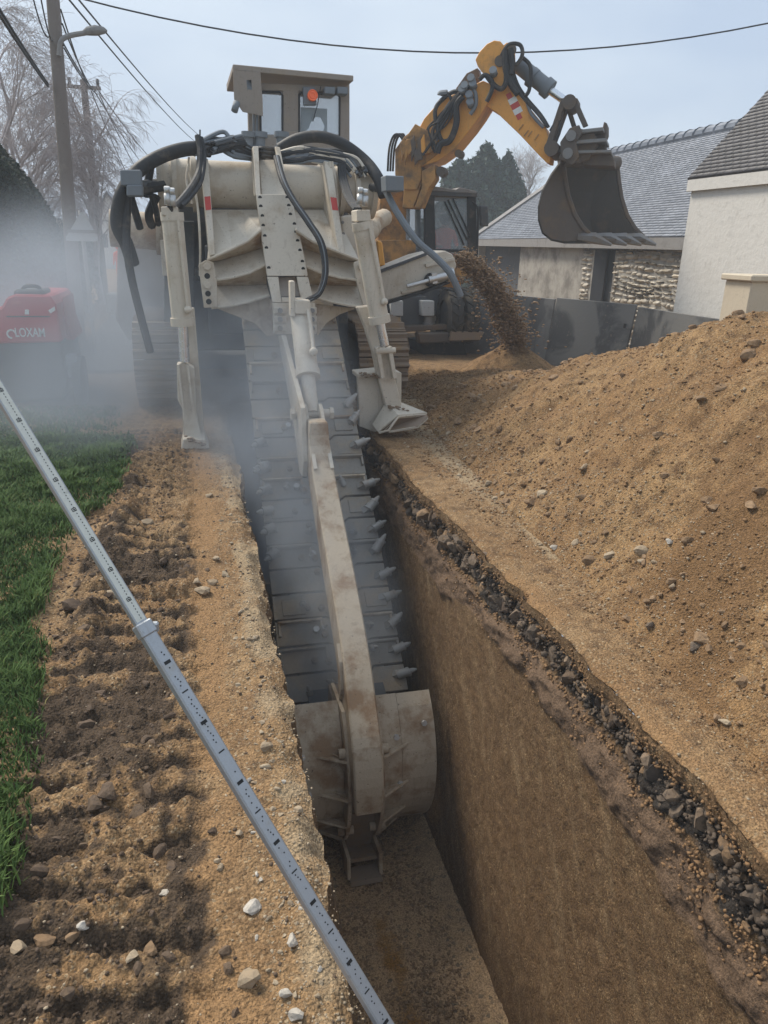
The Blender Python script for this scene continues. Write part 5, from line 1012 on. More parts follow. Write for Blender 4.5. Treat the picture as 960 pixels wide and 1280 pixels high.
a = ay(940, 352, gp.y); m = M(); m.box((a.x+0.3, gp.y+.25, a.z/2-.2), (0.6, 0.5, a.z+.4)); m.build('shaft', 'cream', gate, bev=0.01); m = M(); m.box((a.x+0.3, gp.y+.25, a.z+.04), (0.7, 0.6, 0.08)); m.build('capping', 'cream', gate, bev=0.015)
# ================================================================= STEEL PLATE BARRIER
bar = thing('steel_plate_barrier', 'row of leaning dark steel plates between the soil heap and the barn', 'barrier', (6.9, 12, 0))
tp = [az(905, 400, 1.2), az(797, 383.5, 1.2), az(695, 374, 1.2), az(640, 369, 1.2), az(588, 366, 1.2)]
tp.insert(0, tp[0]+(tp[0]-tp[1])*1.2); tp.insert(0, tp[0]+(tp[1]-tp[2])*1)
for i in range(len(tp)-1):
    a, b = tp[i], tp[i+1]; d = (b-a).normalized(); nn_ = Vector((-d.y, d.x, 0)); nn_ = nn_ if nn_.x < 0 else -nn_; lean = nn_*(0.22 if i % 2 else 0.12)
    a2, b2 = a+d*0.03, b-d*0.02; dzv = Vector((0, 0, [0, 0, 0, 0.03, 0, 0, 0][i]))
    m = M(); m.prism([a2+dzv, b2+dzv, Vector((b2.x, b2.y, -.1))+lean, Vector((a2.x, a2.y, -.1))+lean], -nn_*0.05); pl = m.build('steel_plate', 'plate_light' if i >= 4 else ('plate' if i != 2 else 'plate'), bar, bev=0.006)
    if i in (2, 3):
        c = a2.lerp(b2, 0.06)+Vector((0, 0, -.3))+lean*.25+nn_*.012; m = M(); m.prism([c, c+d*0.05, c+d*0.05-Vector((0, 0, .14)), c-Vector((0, 0, .14))], nn_*-0.02); m.build('lifting_slot', 'ink', pl)
m = M(); c0, c1 = ay(607, 385, 16.4), ay(545, 385, 16.6); m.prism([c0, ay(540, 372, 16.6), ay(540, 450, 16.6), ay(607, 450, 16.4)], (0, .15, 0)); lw = m.build('low_wall', 'concrete', bev=0.01); tag(lw, 'pale concrete wall behind the excavator wheels', 'wall')
# ================================================================= SOIL STREAM
sv, st_ = [], []
p0 = ay(572, 328, 11.2); p1 = Vector((CONE[0], CONE[1]-.1, 0.5)); rs = np.random.default_rng(4)
ico = np.array([(0, 0, 1), (.89, 0, .45), (.28, .85, .45), (-.72, .53, .45), (-.72, -.53, .45), (.28, -.85, .45), (.72, .53, -.45), (-.28, .85, -.45), (-.89, 0, -.45), (-.28, -.85, -.45), (.72, -.53, -.45), (0, 0, -1)])
icf = np.array([(0, 1, 2), (0, 2, 3), (0, 3, 4), (0, 4, 5), (0, 5, 1), (1, 6, 2), (2, 7, 3), (3, 8, 4), (4, 9, 5), (5, 10, 1), (6, 7, 2), (7, 8, 3), (8, 9, 4), (9, 10, 5), (10, 6, 1), (11, 7, 6), (11, 8, 7), (11, 9, 8), (11, 10, 9), (11, 6, 10)])
def scatter(name, pts, sizes, mat, kind='stuff', flat=0.65, seed=0, parent=None):
    r = np.random.default_rng(seed); n = len(pts); P = np.repeat(ico[None], n, 0)*(1+r.uniform(-.45, .35, (n, 12, 1)))
    P = P*np.stack([r.uniform(.7, 1.3, n), r.uniform(.7, 1.3, n), r.uniform(flat*.7, flat*1.2, n)], -1)[:, None, :]
    a = r.uniform(0, 6.28, n); c, s = np.cos(a)[:, None], np.sin(a)[:, None]; x = P[..., 0]*c-P[..., 1]*s; y = P[..., 0]*s+P[..., 1]*c
    P = np.stack([x, y, P[..., 2]], -1)*np.asarray(sizes)[:, None, None]+np.asarray(pts)[:, None, :]
    F_ = (icf[None]+(np.arange(n)*12)[:, None, None]).reshape(-1, 3)
    return trimesh(name, P.reshape(-1, 3), F_, mat, kind, None, parent)
n = 12000; t = rs.random(n)**0.8; sp = (0.05+0.09*t)*np.where(rs.random(n) < .15, 2.2, 1); hor = 1-(1-t)**1.0
x = p0.x+(p1.x-p0.x)*t**0.9+rs.normal(0, 1, n)*sp*0.8; y = p0.y+(p1.y-p0.y)*t+rs.normal(0, 1, n)*sp; z = p0.z+0.05+(p1.z-p0.z)*t**1.55+rs.normal(0, 1, n)*sp*0.8
o = scatter('falling_soil', np.stack([x, y, z], -1), np.exp(rs.uniform(np.log(.006), np.log(.035), n)), 'brownclod', seed=5); tag(o, 'stream of brown soil falling off the end of the conveyor', 'soil')
# ================================================================= STONES, CLODS, RUBBLE
def stone_mesh(nm, mat, seed, sub=2, sc=(1, .8, .55)):
    import bmesh
    bm = bmesh.new(); bmesh.ops.create_icosphere(bm, subdivisions=sub, radius=1); r = random.Random(seed); pl = [(Vector((r.gauss(0, 1), r.gauss(0, 1), r.gauss(0, 1))).normalized(), r.uniform(.42, .8)) for _ in range(11)]
    for v in bm.verts:
        for n_, d in pl:
            k = v.co.dot(n_)
            if k > d: v.co -= n_*(k-d)
        v.co *= 1+0.12*mnoise.noise(v.co*2+Vector((seed, 0, 0))); v.co = Vector((v.co.x*sc[0], v.co.y*sc[1], v.co.z*sc[2]))
    me = bpy.data.meshes.new(nm); bm.to_mesh(me); bm.free(); me.materials.append(MT[mat]); return me
SM = {k: [stone_mesh(k, k, s) for s in range(6)] for k in ('stone', 'stone_white', 'clod', 'brownclod')}
SM['tar'] = [stone_mesh('tar', 'tar', s+20, 2, (1, .8, .7)) for s in range(8)]
def hl(x, y): return float(Hl(np.array([x]), np.array([y]))[0][0])
def hh(x, y): return float(Hheap(np.array([x]), np.array([y]))[0])
def top_stone(x, y, z, s, kind, nm, label, group, cat='stone', sink=0.15):
    o = bpy.data.objects.new(nm, rr.choice(SM[kind])); col.objects.link(o); o.location = (x, y, z+s*(0.5-sink)*0.55); o.scale = (s, s, s); o.rotation_euler = (rr.uniform(-.4, .4), rr.uniform(-.4, .4), rr.uniform(0, 6.28))
    tag(o, label, cat, group); return o
# marked individually: stones one can point to in the picture
def pick(px, py, size_px, kind, label, group='loose stones on the left trench bank', heapz=False, nm='stone', cat='stone'):
    p = az(px, py, 0.0)
    if heapz:
        # march the ray onto the heap surface
        d = ray(px, py).normalized(); q = CAM.copy()
        for _ in range(900):
            q += d*0.02
            if 1.9 < q.x < 7 and q.y < 14 and q.z < max(hh(q.x, q.y), 0.0): break
        p = q; z = max(hh(q.x, q.y), 0.0)
    else: z = hl(p.x, p.y) if p.x < 0.36 else 0
    s = size_px/2/FPX*(p-CAM).length
    return top_stone(p.x, p.y, z, s, kind, nm, label, group, cat)
for a in [(318, 1136, 30, 'stone_white', 'largest white stone on the left bank, just left of the staff'), (366, 1183, 22, 'stone_white', 'white stone lying between the staff and the trench edge, below the largest white one'),
          (312, 1228, 34, 'stone', 'long pale tan stone near the bottom of the left bank'), (358, 1247, 18, 'stone_white', 'small white stone beside the bottom edge of the left bank'), (370, 1276, 22, 'stone_white', 'white stone cut by the bottom edge of the picture'),
          (333, 940, 20, 'stone', 'rounded pale stone on the crumbling trench edge left of the crumber'), (331, 961, 16, 'stone', 'smaller rounded stone just below the one on the trench edge'), (372, 1015, 16, 'stone', 'pale stone on the lip of the trench near the lower crumber'),
          (253, 742, 27, 'stone', 'flat tan stone in the middle of the tracked soil'), (265, 731, 17, 'stone', 'small flat stone touching the larger flat tan stone'), (247, 731, 16, 'stone', 'small pale stone above the flat tan stone'), (282, 720, 14, 'stone', 'tan stone up and right of the flat tan stone'),
          (140, 749, 24, 'stone', 'round pale stone lying right beside the staff on its left'), (184, 655, 20, 'stone', 'flat pale stone high on the churned track marks'), (262, 620, 16, 'stone', 'dark flat stone near the foot of the left outrigger'), (270, 700, 14, 'stone', 'small pale stone on the gravelly strip'),
          (207, 1122, 18, 'stone_white', 'white chip in the middle of the trench side mud'), (105, 1165, 18, 'stone_white', 'white grey chip on the muddy lower left ground'), (24, 1188, 24, 'stone', 'reddish tan stone at the lower left corner of the mud'),
          (57, 1172, 34, 'brownclod', 'large brown lump in the dark mud at lower left'), (90, 1172, 20, 'brownclod', 'brown lump beside the white grey chip'), (188, 1188, 26, 'brownclod', 'broad brown lump below the dark clods'), (166, 1200, 18, 'stone', 'flat pinkish stone at the bottom of the mud'),
          (341, 1015, 12, 'stone', 'small stone beside the staff half way down'), (300, 1043, 13, 'stone', 'small grey stone in the wheel strip'), (275, 1088, 12, 'stone', 'small stone under the dark mud streak'), (272, 1080, 10, 'stone', 'tiny pale stone above the dark mud streak end')]:
    pick(*a)
for a in [(138, 1003, 34, 'clod', 'long upright dark clod standing in the churned mud'), (122, 1012, 30, 'clod', 'broad dark clod behind the upright clod'), (186, 995, 26, 'clod', 'dark clod right of the upright clod'), (172, 1018, 26, 'clod', 'dark clod below and right of the upright clod'), (92, 765, 34, 'clod', 'dark clod sitting on the sandy patch by the grass'),
          (105, 790, 22, 'clod', 'dark clod below the big one by the grass'), (100, 740, 18, 'clod', 'dark clod above the big one by the grass'), (205, 706, 20, 'clod', 'black clod high in the track marks'), (200, 1068, 22, 'clod', 'black clod at the end of the long mud streak'), (216, 1083, 22, 'clod', 'dark clod beside the end of the mud streak'),
          (125, 868, 22, 'clod', 'dark clod near the left of the tracks'), (110, 905, 26, 'clod', 'dark clod in the ruts near the grass edge'), (90, 945, 24, 'clod', 'dark clod among the ruts, close to the turf'), (50, 1095, 26, 'clod', 'dark clod at the edge of the turf'), (210, 1200, 20, 'clod', 'black clod right of the broad brown lump'), (190, 930, 22, 'clod', 'dark clod in the centre of the ruts')]:
    pick(*a, group='dark clods on the left trench bank', nm='clod', cat='clod')
for a in [(802, 693, 22, 'stone', 'grey stone half way up the heap, beside a darker one'), (803, 704, 15, 'stone', 'small grey stone just under the one on the heap'), (836, 680, 12, 'stone_white', 'pale stone on the middle of the heap'), (692, 688, 13, 'stone_white', 'white stone at the foot of the heap'), (876, 803, 28, 'brownclod', 'large brown clod at the foot of the heap'), (868, 815, 20, 'tar', 'dark grey clod under the large brown one'),
          (812, 786, 16, 'tar', 'blue grey stone among the rubble at the heap foot'), (720, 680, 18, 'stone', 'rounded tan stone where the bank meets the heap'), (762, 697, 18, 'stone', 'flat tan stone on the lower heap'), (676, 620, 20, 'stone', 'flat pale slab in the left of the heap'), (729, 588, 20, 'stone', 'pale flat slab high on the left slope of the heap'), (934, 450, 28, 'brownclod', 'big brown clod near the crest of the heap'), (927, 398, 12, 'brownclod', 'clod perched on the crest of the heap'), (828, 425, 10, 'brownclod', 'small clod on the falling crest of the heap'),
          (840, 735, 16, 'stone', 'tan stone in the right of the rubble at the heap foot'), (905, 905, 16, 'stone', 'stone on the sandy strip below the heap'), (928, 855, 22, 'brownclod', 'clod in the deep brown soil at the right edge'), (895, 905, 18, 'brownclod', 'brown clod beside the sandy strip'), (610, 605, 14, 'stone', 'pale stone at the heap foot near the outrigger')]:
    pick(*a, group='stones on the soil heap', heapz=True)
# many more, loose: alike
def many(n, box, kind, smin, smax, label, group, fn, nm='stone', cat='stone', dens=None):
    k = 0
    while k < n:
        x = rr.uniform(box[0], box[1]); y = box[2]+(box[3]-box[2])*rr.random()**1.3
        if dens and rr.random() > dens(x, y): continue
        top_stone(x, y, fn(x, y), rr.uniform(smin, smax)*(0.7+0.14*y), kind, nm, label, group, cat, 0.3); k += 1
many(70, (0.08, 0.33, 1.4, 6), 'stone', .008, .02, 'small tan stone in the gravel along the left lip of the trench', 'small stones along the left lip', hl)
many(14, (0.08, 0.30, 1.4, 3.5), 'stone_white', .008, .018, 'small white stone in the gravel along the left lip of the trench', 'small white stones along the left lip', hl)
many(45, (-.85, .0, 1.5, 5), 'clod', .014, .035, 'dark wet clod pressed up between the track marks', 'clods between the track marks', hl, 'clod', 'clod')
many(110, (2.3, 3.0, 2.0, 8.5), 'brownclod', .012, .032, 'brown lump in the rubble at the foot of the soil heap', 'lumps at the foot of the heap', lambda x, y: max(0, hh(x, y)), 'clod', 'clod', lambda x, y: math.exp(-((x-float(heap_foot(np.array([y]))[0])-.18)/.16)**2))
many(50, (2.2, 3.6, 2.0, 8.5), 'stone', .012, .026, 'tan stone rolled down the face of the soil heap', 'stones rolled down the heap', lambda x, y: max(0, hh(x, y)))
many(120, (2.5, 4.6, 2.4, 10), 'brownclod', .014, .05, 'brown clod lying on the slope of the soil heap', 'clods on the slope of the heap', lambda x, y: max(0, hh(x, y)), 'clod', 'clod')
# fine gravel, as stuff
def scat(name, n, xr, yr, smin, smax, mat, hf, label, cat, seed, dens=None, pw=1.5):
    r = np.random.default_rng(seed); x = r.uniform(*xr, n); y = yr[0]+(yr[1]-yr[0])*r.random(n)**pw
    if dens is not None: k = r.random(n) < dens(x, y); x, y = x[k], y[k]
    s = np.exp(r.uniform(np.log(smin), np.log(smax), len(x)))*(0.75+0.1*y); z = hf(x, y)+s*0.15
    o = scatter(name, np.stack([x, y, z], -1), s, mat, seed=seed); tag(o, label, cat); return o
Hl0 = lambda x, y: Hl(x, y)[0]
scat('gravel', 16000, (-0.95, 0.36), (1.3, 9), .0015, .007, 'stone', Hl0, 'fine pale gravel strewn over the left bank', 'gravel', 101, lambda x, y: 0.12+0.88*sst(0.05, 0.2, x))
scat('gravel', 9000, (-0.95, 0.3), (1.3, 8), .002, .011, 'clod', Hl0, 'dark crumbs of wet earth in the track marks', 'crumbs', 102, lambda x, y: 0.1+0.9*sst(-0.1, -0.4, x))
scat('gravel', 9000, (1.95, 2.9), (1.6, 10), .002, .008, 'stone', lambda x, y: np.maximum(0.0, Hheap(x, y)), 'fine gravel on the right bank and the heap foot', 'gravel', 103, lambda x, y: 0.15+0.85*sst(0.3, 0.5, x-1.95))
scat('gravel', 26000, (2.2, 4.8), (1.8, 12), .003, .013, 'heapcrumb', lambda x, y: np.maximum(0.0, Hheap(x, y)), 'crumbs of brown soil all over the heap', 'crumbs', 104, lambda x, y: 0.35+0.55*np.exp(-((x-heap_foot(y)-.25)/.3)**2), 1.3)
scat('gravel', 2500, (2.4, 4.8), (2, 11), .003, .013, 'stone', lambda x, y: np.maximum(0.0, Hheap(x, y)), 'pale stone chips scattered on the heap', 'gravel', 105, lambda x, y: 0.3+0.7*np.exp(-((y-5-.9*(x-3.2))/.6)**2), 1.2)
scat('gravel', 9000, (0.25, 1.78), (3, 6), .003, .013, 'brownclod', lambda x, y: x*0-2.77, 'crumbs of earth on the trench bottom', 'crumbs', 106)
# broken tarmac layer under the right edge
wallchunks = []
def wx(z, y):
    Z1 = np.array([z]); Y1 = np.array([y]); return float((eR(Y1)*sst(-.6, 0, Z1)+1.95*(1-sst(-.6, 0, Z1))-.2*np.clip(-Z1/2.77, 0, 1))[0])
def bandz(y):
    Y1 = np.array([y]); return float((-0.09+0.03*fbm(Y1, Y1*0, 1.5, 3, 61))[0]), float((-0.27+0.13*fbm(Y1, Y1*0+5, 1.3, 3, 62))[0])
for i in range(290):
    y = 1.2+7.5*rr.random()**1.5; b0, b1_ = bandz(y); z = b0+(b1_-b0)*rr.random()**.9; kd = rr.choice(('tar', 'tar', 'tar', 'brownclod', 'clod'))
    o = bpy.data.objects.new('tarmac_chunk', rr.choice(SM[kd])); col.objects.link(o); s = rr.choice((.03, .04, .055, .075, .095))*rr.uniform(.8, 1.2)*(.7+.08*y); o.location = (wx(z, y)+.05+rr.uniform(-.03, .02), y, z); o.scale = (s, s, s); o.rotation_euler = (rr.uniform(0, 6), rr.uniform(0, 6), rr.uniform(0, 6)); o.parent = rw
r9 = np.random.default_rng(9); n = 4500; y = 1.1+8.2*r9.random(n)**1.4; b0 = -0.08+0.03*fbm(y, y*0, 1.5, 3, 61); b1_ = -0.29+0.13*fbm(y, y*0+5, 1.3, 3, 62); z = b0+(b1_-b0)*r9.random(n)
xx = eR(y)*sst(-.6, 0, z)+1.95*(1-sst(-.6, 0, z))-.2*np.clip(-z/2.77, 0, 1)+.045
scatter('tarmac_crumbs', np.stack([xx+r9.uniform(-.04, .03, n), y, z], -1), np.exp(r9.uniform(np.log(.003), np.log(.02), n)), 'tar', seed=10, flat=.9, parent=rw)
n = 2600; y = 1.1+8.2*r9.random(n)**1.4; z = -0.30+0.09*fbm(y, y*0+5, 1.3, 3, 62)-.22*r9.random(n)**1.8; xx = eR(y)*sst(-.6, 0, z)+1.95*(1-sst(-.6, 0, z))-.2*np.clip(-z/2.77, 0, 1)+.0
scatter('earth_crumbs', np.stack([xx+r9.uniform(-.02, .02, n), y, z], -1), np.exp(r9.uniform(np.log(.003), np.log(.013), n)), 'heapcrumb', seed=12, flat=.9, parent=rw)
n = 6000; y = 1.1+8*r9.random(n)**1.4; z = -.02-.09*r9.random(n); scatter('earth_crumbs', np.stack([eR(y)+.01+r9.uniform(-.02, .03, n), y, z], -1), np.exp(r9.uniform(np.log(.003), np.log(.012), n)), 'heapcrumb', seed=13, flat=.9, parent=rw)
# ================================================================= GRASS
def grass(n, xr, yr, hmin, hmax, seed, wid=.0035):
    r = np.random.default_rng(seed); x = r.uniform(*xr, n); y = yr[0]+(yr[1]-yr[0])*r.random(n)**1.4; ge = grass_edge(y)
    cl = fbm(x, y, 3.2, 3, 91); d = sst(0.03, -0.10, x-ge)*(0.8+0.7*cl)
    d = d*np.where((y > 5.2) & (x > -1.3), 0.45+0.55*(fbm(x, y, 2, 3, 92) > -.1), 1)
    k = r.random(n) < d; x, y, cl = x[k], y[k], cl[k]; n = len(x); far = (0.8+.12*y)
    h = r.uniform(hmin, hmax, n)*(0.8+.8*np.clip(cl, -.3, 1)); a = r.uniform(0, 6.28, n); b = r.uniform(.2, .9, n)*h; wdt = wid*far*r.uniform(.7, 1.4, n)
    zb = Hl0(x, y)-.01; dx, dy = np.cos(a), np.sin(a); px_, py_ = -dy*wdt, dx*wdt
    V = np.stack([np.stack([x-px_, y-py_, zb], -1), np.stack([x+px_, y+py_, zb], -1), np.stack([x+dx*b*.4+px_*.7, y+dy*b*.4+py_*.7, zb+h*.65], -1), np.stack([x+dx*b*.4-px_*.7, y+dy*b*.4-py_*.7, zb+h*.65], -1), np.stack([x+dx*b, y+dy*b, zb+h*.95], -1)], 1)
    i0 = np.arange(n)*5; T_ = np.concatenate([np.stack([i0, i0+1, i0+2], -1), np.stack([i0, i0+2, i0+3], -1), np.stack([i0+3, i0+2, i0+4], -1)])
    tone = np.repeat(np.clip(r.uniform(0, 1, n)*.6+.5*np.clip(cl+.2, 0, 1), 0, 1), 5)
    return V.reshape(-1, 3), T_, tone
V, T_, tn = grass(260000, (-2.4, -.5), (1.9, 8.5), .03, .10, 21)
g = trimesh('grass', V, T_, 'grass', 'stuff', tn); tag(g, 'bright green grass along the left side of the mud', 'grass')
V, T_, tn = grass(50000, (-6.5, -.3), (7, 10.2), .03, .09, 22, .006)
g = trimesh('grass', V, T_, 'grass', 'stuff', tn); tag(g, 'far grass in the smoke below the red machine', 'grass')
V, T_, tn = grass(16000, (-2.4, -.45), (1.9, 8.5), .03, .08, 23)
g = trimesh('dry_grass', V, T_, 'straw', 'stuff', tn); tag(g, 'straw coloured dead blades mixed through the green grass', 'grass')
# ================================================================= TREES
def limb(m, p, d, L, r, depth, rnd, droop, mn):
    n = 3; pts = [p]; rs_ = [r]; q = p.copy(); dd = d.copy()
    for i in range(n):
        dd = (dd+Vector((rnd.gauss(0, .13), rnd.gauss(0, .13), rnd.gauss(0, .08)-droop*(4-depth)*.06))).normalized(); q = q+dd*L/n; pts.append(q.copy()); rs_.append(max(r*(1-.45*(i+1)/n), .0045))
    m.tube(pts, rs_, n=5 if depth > 2 else 3, caps=False)
    if depth == 0: return
    for k in range(3 if depth > 1 else 4):
        t = rnd.uniform(.35, 1); b = pts[min(3, int(t*3)+0)].lerp(pts[min(3, int(t*3)+1)], (t*3) % 1)
        ax_ = Vector((rnd.gauss(0, 1), rnd.gauss(0, 1), rnd.gauss(0, .4))); nd = (dd+ax_.normalized()*rnd.uniform(.5, .95)).normalized(); nd.z += .15 if depth > 2 else -droop*.35
        limb(m, b, nd.normalized(), L*rnd.uniform(.6, .82), rs_[-1]*rnd.uniform(.55, .8), depth-1, rnd, droop, mn)
    limb(m, q, dd, L*.8, rs_[-1]*.9, depth-1, rnd, droop, mn)
def baretree(base, H, label, seed, droop=.5, depth=5, nm='bare_tree', r=.12, lean=(0, 0)):
    rnd = random.Random(seed); t = thing(nm, label, 'tree', base); m = M(); b = Vector(base); top = b+Vector((lean[0], lean[1], H*.8))
    pts = [b.lerp(top, i/6)+Vector((rnd.gauss(0, .05), rnd.gauss(0, .05), 0))*i for i in range(7)]; m.tube(pts, [r*(1-.13*i) for i in range(7)], n=7); m.build('trunk', 'bark', t)
    m = M()
    for i in range(11):
        k = rnd.uniform(.25, 1); p = b.lerp(top, k); a = rnd.uniform(0, 6.28); limb(m, p, Vector((math.cos(a)*.7, math.sin(a)*.7, .8)).normalized(), H*.17*(1.3-k*.5), r*.5*(1.15-k*.6), depth-1, rnd, droop, .001)
    m.build('crown', 'bark', t, fix=False); return t
b = ay(20, 300, 24); baretree((b.x, 24, 0), 7.8, 'tall bare birch tree at the left edge behind the hedge', 3, .8, 5)
b = ay(65, 300, 26); baretree((b.x-.6, 26, 0), 7.6, 'bare birch tree standing just left of the timber pole', 8, .8, 5)
b = ay(120, 300, 27); baretree((b.x, 27, 0), 7.2, 'bare drooping birch tree between the two timber poles and the trencher', 14, 1.0, 5)
b = ay(660, 260, 45); baretree((b.x, 45, 0), 7.0, 'bare rounded tree right of the conifers behind the barn', 21, .1, 5, r=.2)
def leafcloud(name, mat, parent, fn, n, s, seed, kind=None):
    r = np.random.default_rng(seed); C_ = fn(r, n); n = len(C_); d1 = r.normal(0, 1, (n, 3)); d1 /= np.linalg.norm(d1, axis=1)[:, None]; d2 = np.cross(d1, r.normal(0, 1, (n, 3))); d2 /= np.linalg.norm(d2, axis=1)[:, None]
    sz = s*r.uniform(.5, 1.3, (n, 1)); V = np.stack([C_-d1*sz, C_+d2*sz*.45, C_+d1*sz, C_-d2*sz*.45], 1).reshape(-1, 3); F_ = (np.arange(n)*4)[:, None]+np.array([0, 1, 2, 3])
    tone = np.repeat(np.clip(r.uniform(0, 1, n), 0, 1), 4); off = np.array(parent_loc(parent)) if parent else 0
    return trimesh(name, V-off, F_, mat, kind, tone, parent)
def conifer(px, Y, top_py, rad_, label, seed):
    b = ay(px, 300, Y); tz = ay(px, top_py, Y).z; t = thing('conifer', label, 'tree', (b.x, Y, 0)); m = M(); m.tube([(b.x, Y, 0), (b.x, Y, tz*.9)], [.25, .05], n=7); m.build('trunk', 'bark', t)
    def fn(r, n):
        k = r.random(n)**.75; h = tz*(1-k)*.97+tz*.03+.0; lobes = 1+.28*np.sin(r.integers(0, 9, n)*2.1); a = r.uniform(0, 6.28, n); R = rad_*(k**.62)*(0.72+.3*np.sin(a*3+h*1.9)+.22*np.sin(a*7+h*4.3))*(r.random(n)**.3); return np.stack([b.x+R*np.cos(a), Y+R*np.sin(a), h+r.normal(0, .12, n)], -1)
    leafcloud('crown', 'conifer', t, fn, 26000, .16, seed); return t
conifer(602, 42, 182, 3.3, 'tallest dark conifer, in the middle of the three', 31); conifer(570, 42, 202, 2.7, 'shorter dark conifer left of the tallest one', 32); conifer(628, 43, 194, 2.3, 'narrow dark conifer right of the tallest one', 33)
# hedge
hb = ay(0, 300, 17)
hd = thing('clipped_hedge', 'tall dark rounded hedge at the left edge behind the red machine', 'hedge', (-4.5, 17, 0))
def hedgefn(x0, x1, y0, y1, prof, seed=0):
    def fn(r, n):
        x = r.uniform(x0, x1, n); y = r.uniform(y0, y1, n); H = prof(x, y); z = H*(1-r.random(n)**2.2); e = (r.random(n) < .8); face_ = r.random(n); 
        z = np.where(face_ < .45, H-r.random(n)**2*.4, z); y = np.where((face_ > .45) & e, y0+r.random(n)**2*.5, y); return np.stack([x, y, z+fbm(x, y, 2, 2, 7)*.1], -1)
    return fn
pr = lambda x, y: np.interp(x, [-9, -4.6, -3.9, -3.3, -2.9, -2.6, -2.3], [4.4, 4.3, 4.0, 3.2, 2.4, 1.6, .3])*(1+.04*fbm(x, y, 1.3, 3, 88))
leafcloud('foliage', 'hedge', hd, hedgefn(-9, -2.4, 17.2, 19.5, pr), 60000, .07, 41); m = M(); m.prism([(-9, 17.7, 0), (-2.6, 17.7, 0), (-2.75, 17.7, 1.3), (-3.1, 17.7, 2.2), (-3.5, 17.7, 2.9), (-4.1, 17.7, 3.6), (-4.8, 17.7, 4), (-9, 17.7, 4.1)], (0, 1.6, 0)); m.build('branch_mass', 'hedge', hd)
h2 = thing('clipped_hedge', 'lower dark hedge beside the road behind the warning sign', 'hedge', (-3.5, 26, 0)); pr2 = lambda x, y: np.interp(x, [-6, -4, -3.3, -2.8], [2.6, 2.5, 2.1, .8])*(1+.06*fbm(x, y, 1.1, 3, 89))
leafcloud('foliage', 'hedge', h2, hedgefn(-5.5, -2.9, 24, 29, pr2), 26000, .09, 42)
# far house and hills
fh = thing('far_house', 'small pale house with a grey gable roof far down the road', 'house', ay(140, 330, 60)); a = ay(128, 350, 60); 
m = M(); x0, x1 = ay(118, 300, 60).x, ay(160, 300, 60).x; m.box(((x0+x1)/2, 62, 1.5), (x1-x0, 4, 3.6)); m.prism([(x0, 60, 3.2), (x1, 60, 3.2), ((x0+x1)/2, 60, 5)], (0, 4, 0)); m.build('wall', 'render', fh); m = M(); m.prism([(x0-.2, 59.8, 3.1), ((x0+x1)/2, 59.8, 5.1), ((x0+x1)/2, 59.8, 5.25), (x0-.2, 59.8, 3.25)], (0, 4.4, 0)); m.prism([(x1+.2, 59.8, 3.1), ((x0+x1)/2, 59.8, 5.1), ((x0+x1)/2, 59.8, 5.25), (x1+.2, 59.8, 3.25)], (0, 4.4, 0)); m.build('roof', 'slate', fh)
m = M(); m.box(((x0+x1)/2-.6, 59.97, 1.9), (.7, .08, .9)); m.build('window', 'windowglass', fh)
cw = ay(147, 368, 24); vt = thing('stone_trough', 'pale block at the roadside beyond the trencher', 'block', (cw.x, 24, 0)); m = M(); m.box((cw.x, 24, .3), (.6, .9, .55)); m.build('block', 'concrete', vt, bev=.03)
# ================================================================= POLES, LAMP, WIRES
def pole(x, y, H, r, label, ln=0.0):
    t = thing('utility_pole', label, 'pole', (x, y, 0)); m = M(); m.cyl((x, y, -.2), (x+ln, y, H), r, r*.75, n=14); m.build('shaft', 'pole', t); return t
pb1 = ay(78, 250, 17); P1 = pole(pb1.x, 17, 8.2, .145, 'large timber utility pole carrying the street lamp', .3); pb2 = ay(119, 250, 28); P2 = pole(pb2.x, 28, 6.75, .14, 'farther timber utility pole seen beside the birch trees')
m = M(); m.box((pb2.x, 28, 6.55), (1.0, .08, .1)); m.build('cross_arm', 'pole', P2)
for dx in (-.42, 0, .42): m = M(); m.cyl((pb2.x+dx, 28, 6.6), (pb2.x+dx, 28, 6.8), .05, n=8); m.build('insulator', 'darkgrey', P2)
for k in range(4): 
    z = 5.5+k*.35; m = M(); m.cyl((pb1.x+.13, 17, z), (pb1.x+.3, 17, z+.02), .03, n=6); m.cyl((pb1.x+.3, 17, z-.04), (pb1.x+.3, 17, z+.1), .04, n=8); m.build('insulator', 'darkgrey', P1)
lp = thing('street_lamp', 'grey street lamp head on a curved arm fixed to the timber pole', 'lamp', (pb1.x, 16.8, 5)); m = M(); m.tube(spline([ay(74, 70, 16.8), ay(76, 52, 16.8), ay(86, 45, 16.8), ay(107, 41, 16.8)], 6), .045, n=8); m.build('lamp_arm', 'fascia', lp)
m = M(); m.tube([ay(105, 41, 16.8), ay(110, 39, 16.8), ay(120, 38, 16.8), ay(130, 38, 16.8), ay(134, 39, 16.8)], [.045, .075, .09, .06, .02], n=10); m.build('lamp_head', 'fascia', lp)
def wire(p0, p1, sag, r, label, thick=False, grp='overhead lines along the road'):
    p0, p1 = Vector(p0), Vector(p1); n = 18; m = M(); m.tube([p0.lerp(p1, i/n)-Vector((0, 0, 4*sag*(i/n)*(1-i/n))) for i in range(n+1)], r, n=5); o = m.build('overhead_cable', 'black'); tag(o, label, 'cable', grp)
wire(ay(85, -6, 17), ay(1010, 18, 15), 0.80, .015, 'single thick cable sagging across the top of the sky', grp=None)
A = P1b = Vector((pb1.x+.3, 17, 7)); 
for k, ((x0, y0), (x1, y1), lb) in enumerate([((-5, 5), (60, 105), 'upper thick line from the left edge to the big pole'), ((-5, 12), (60, 108), 'lower thick line from the left edge to the big pole')]): wire(ay(x0, y0, 10), ay(x1, y1, 16.9), .02, .02, lb)
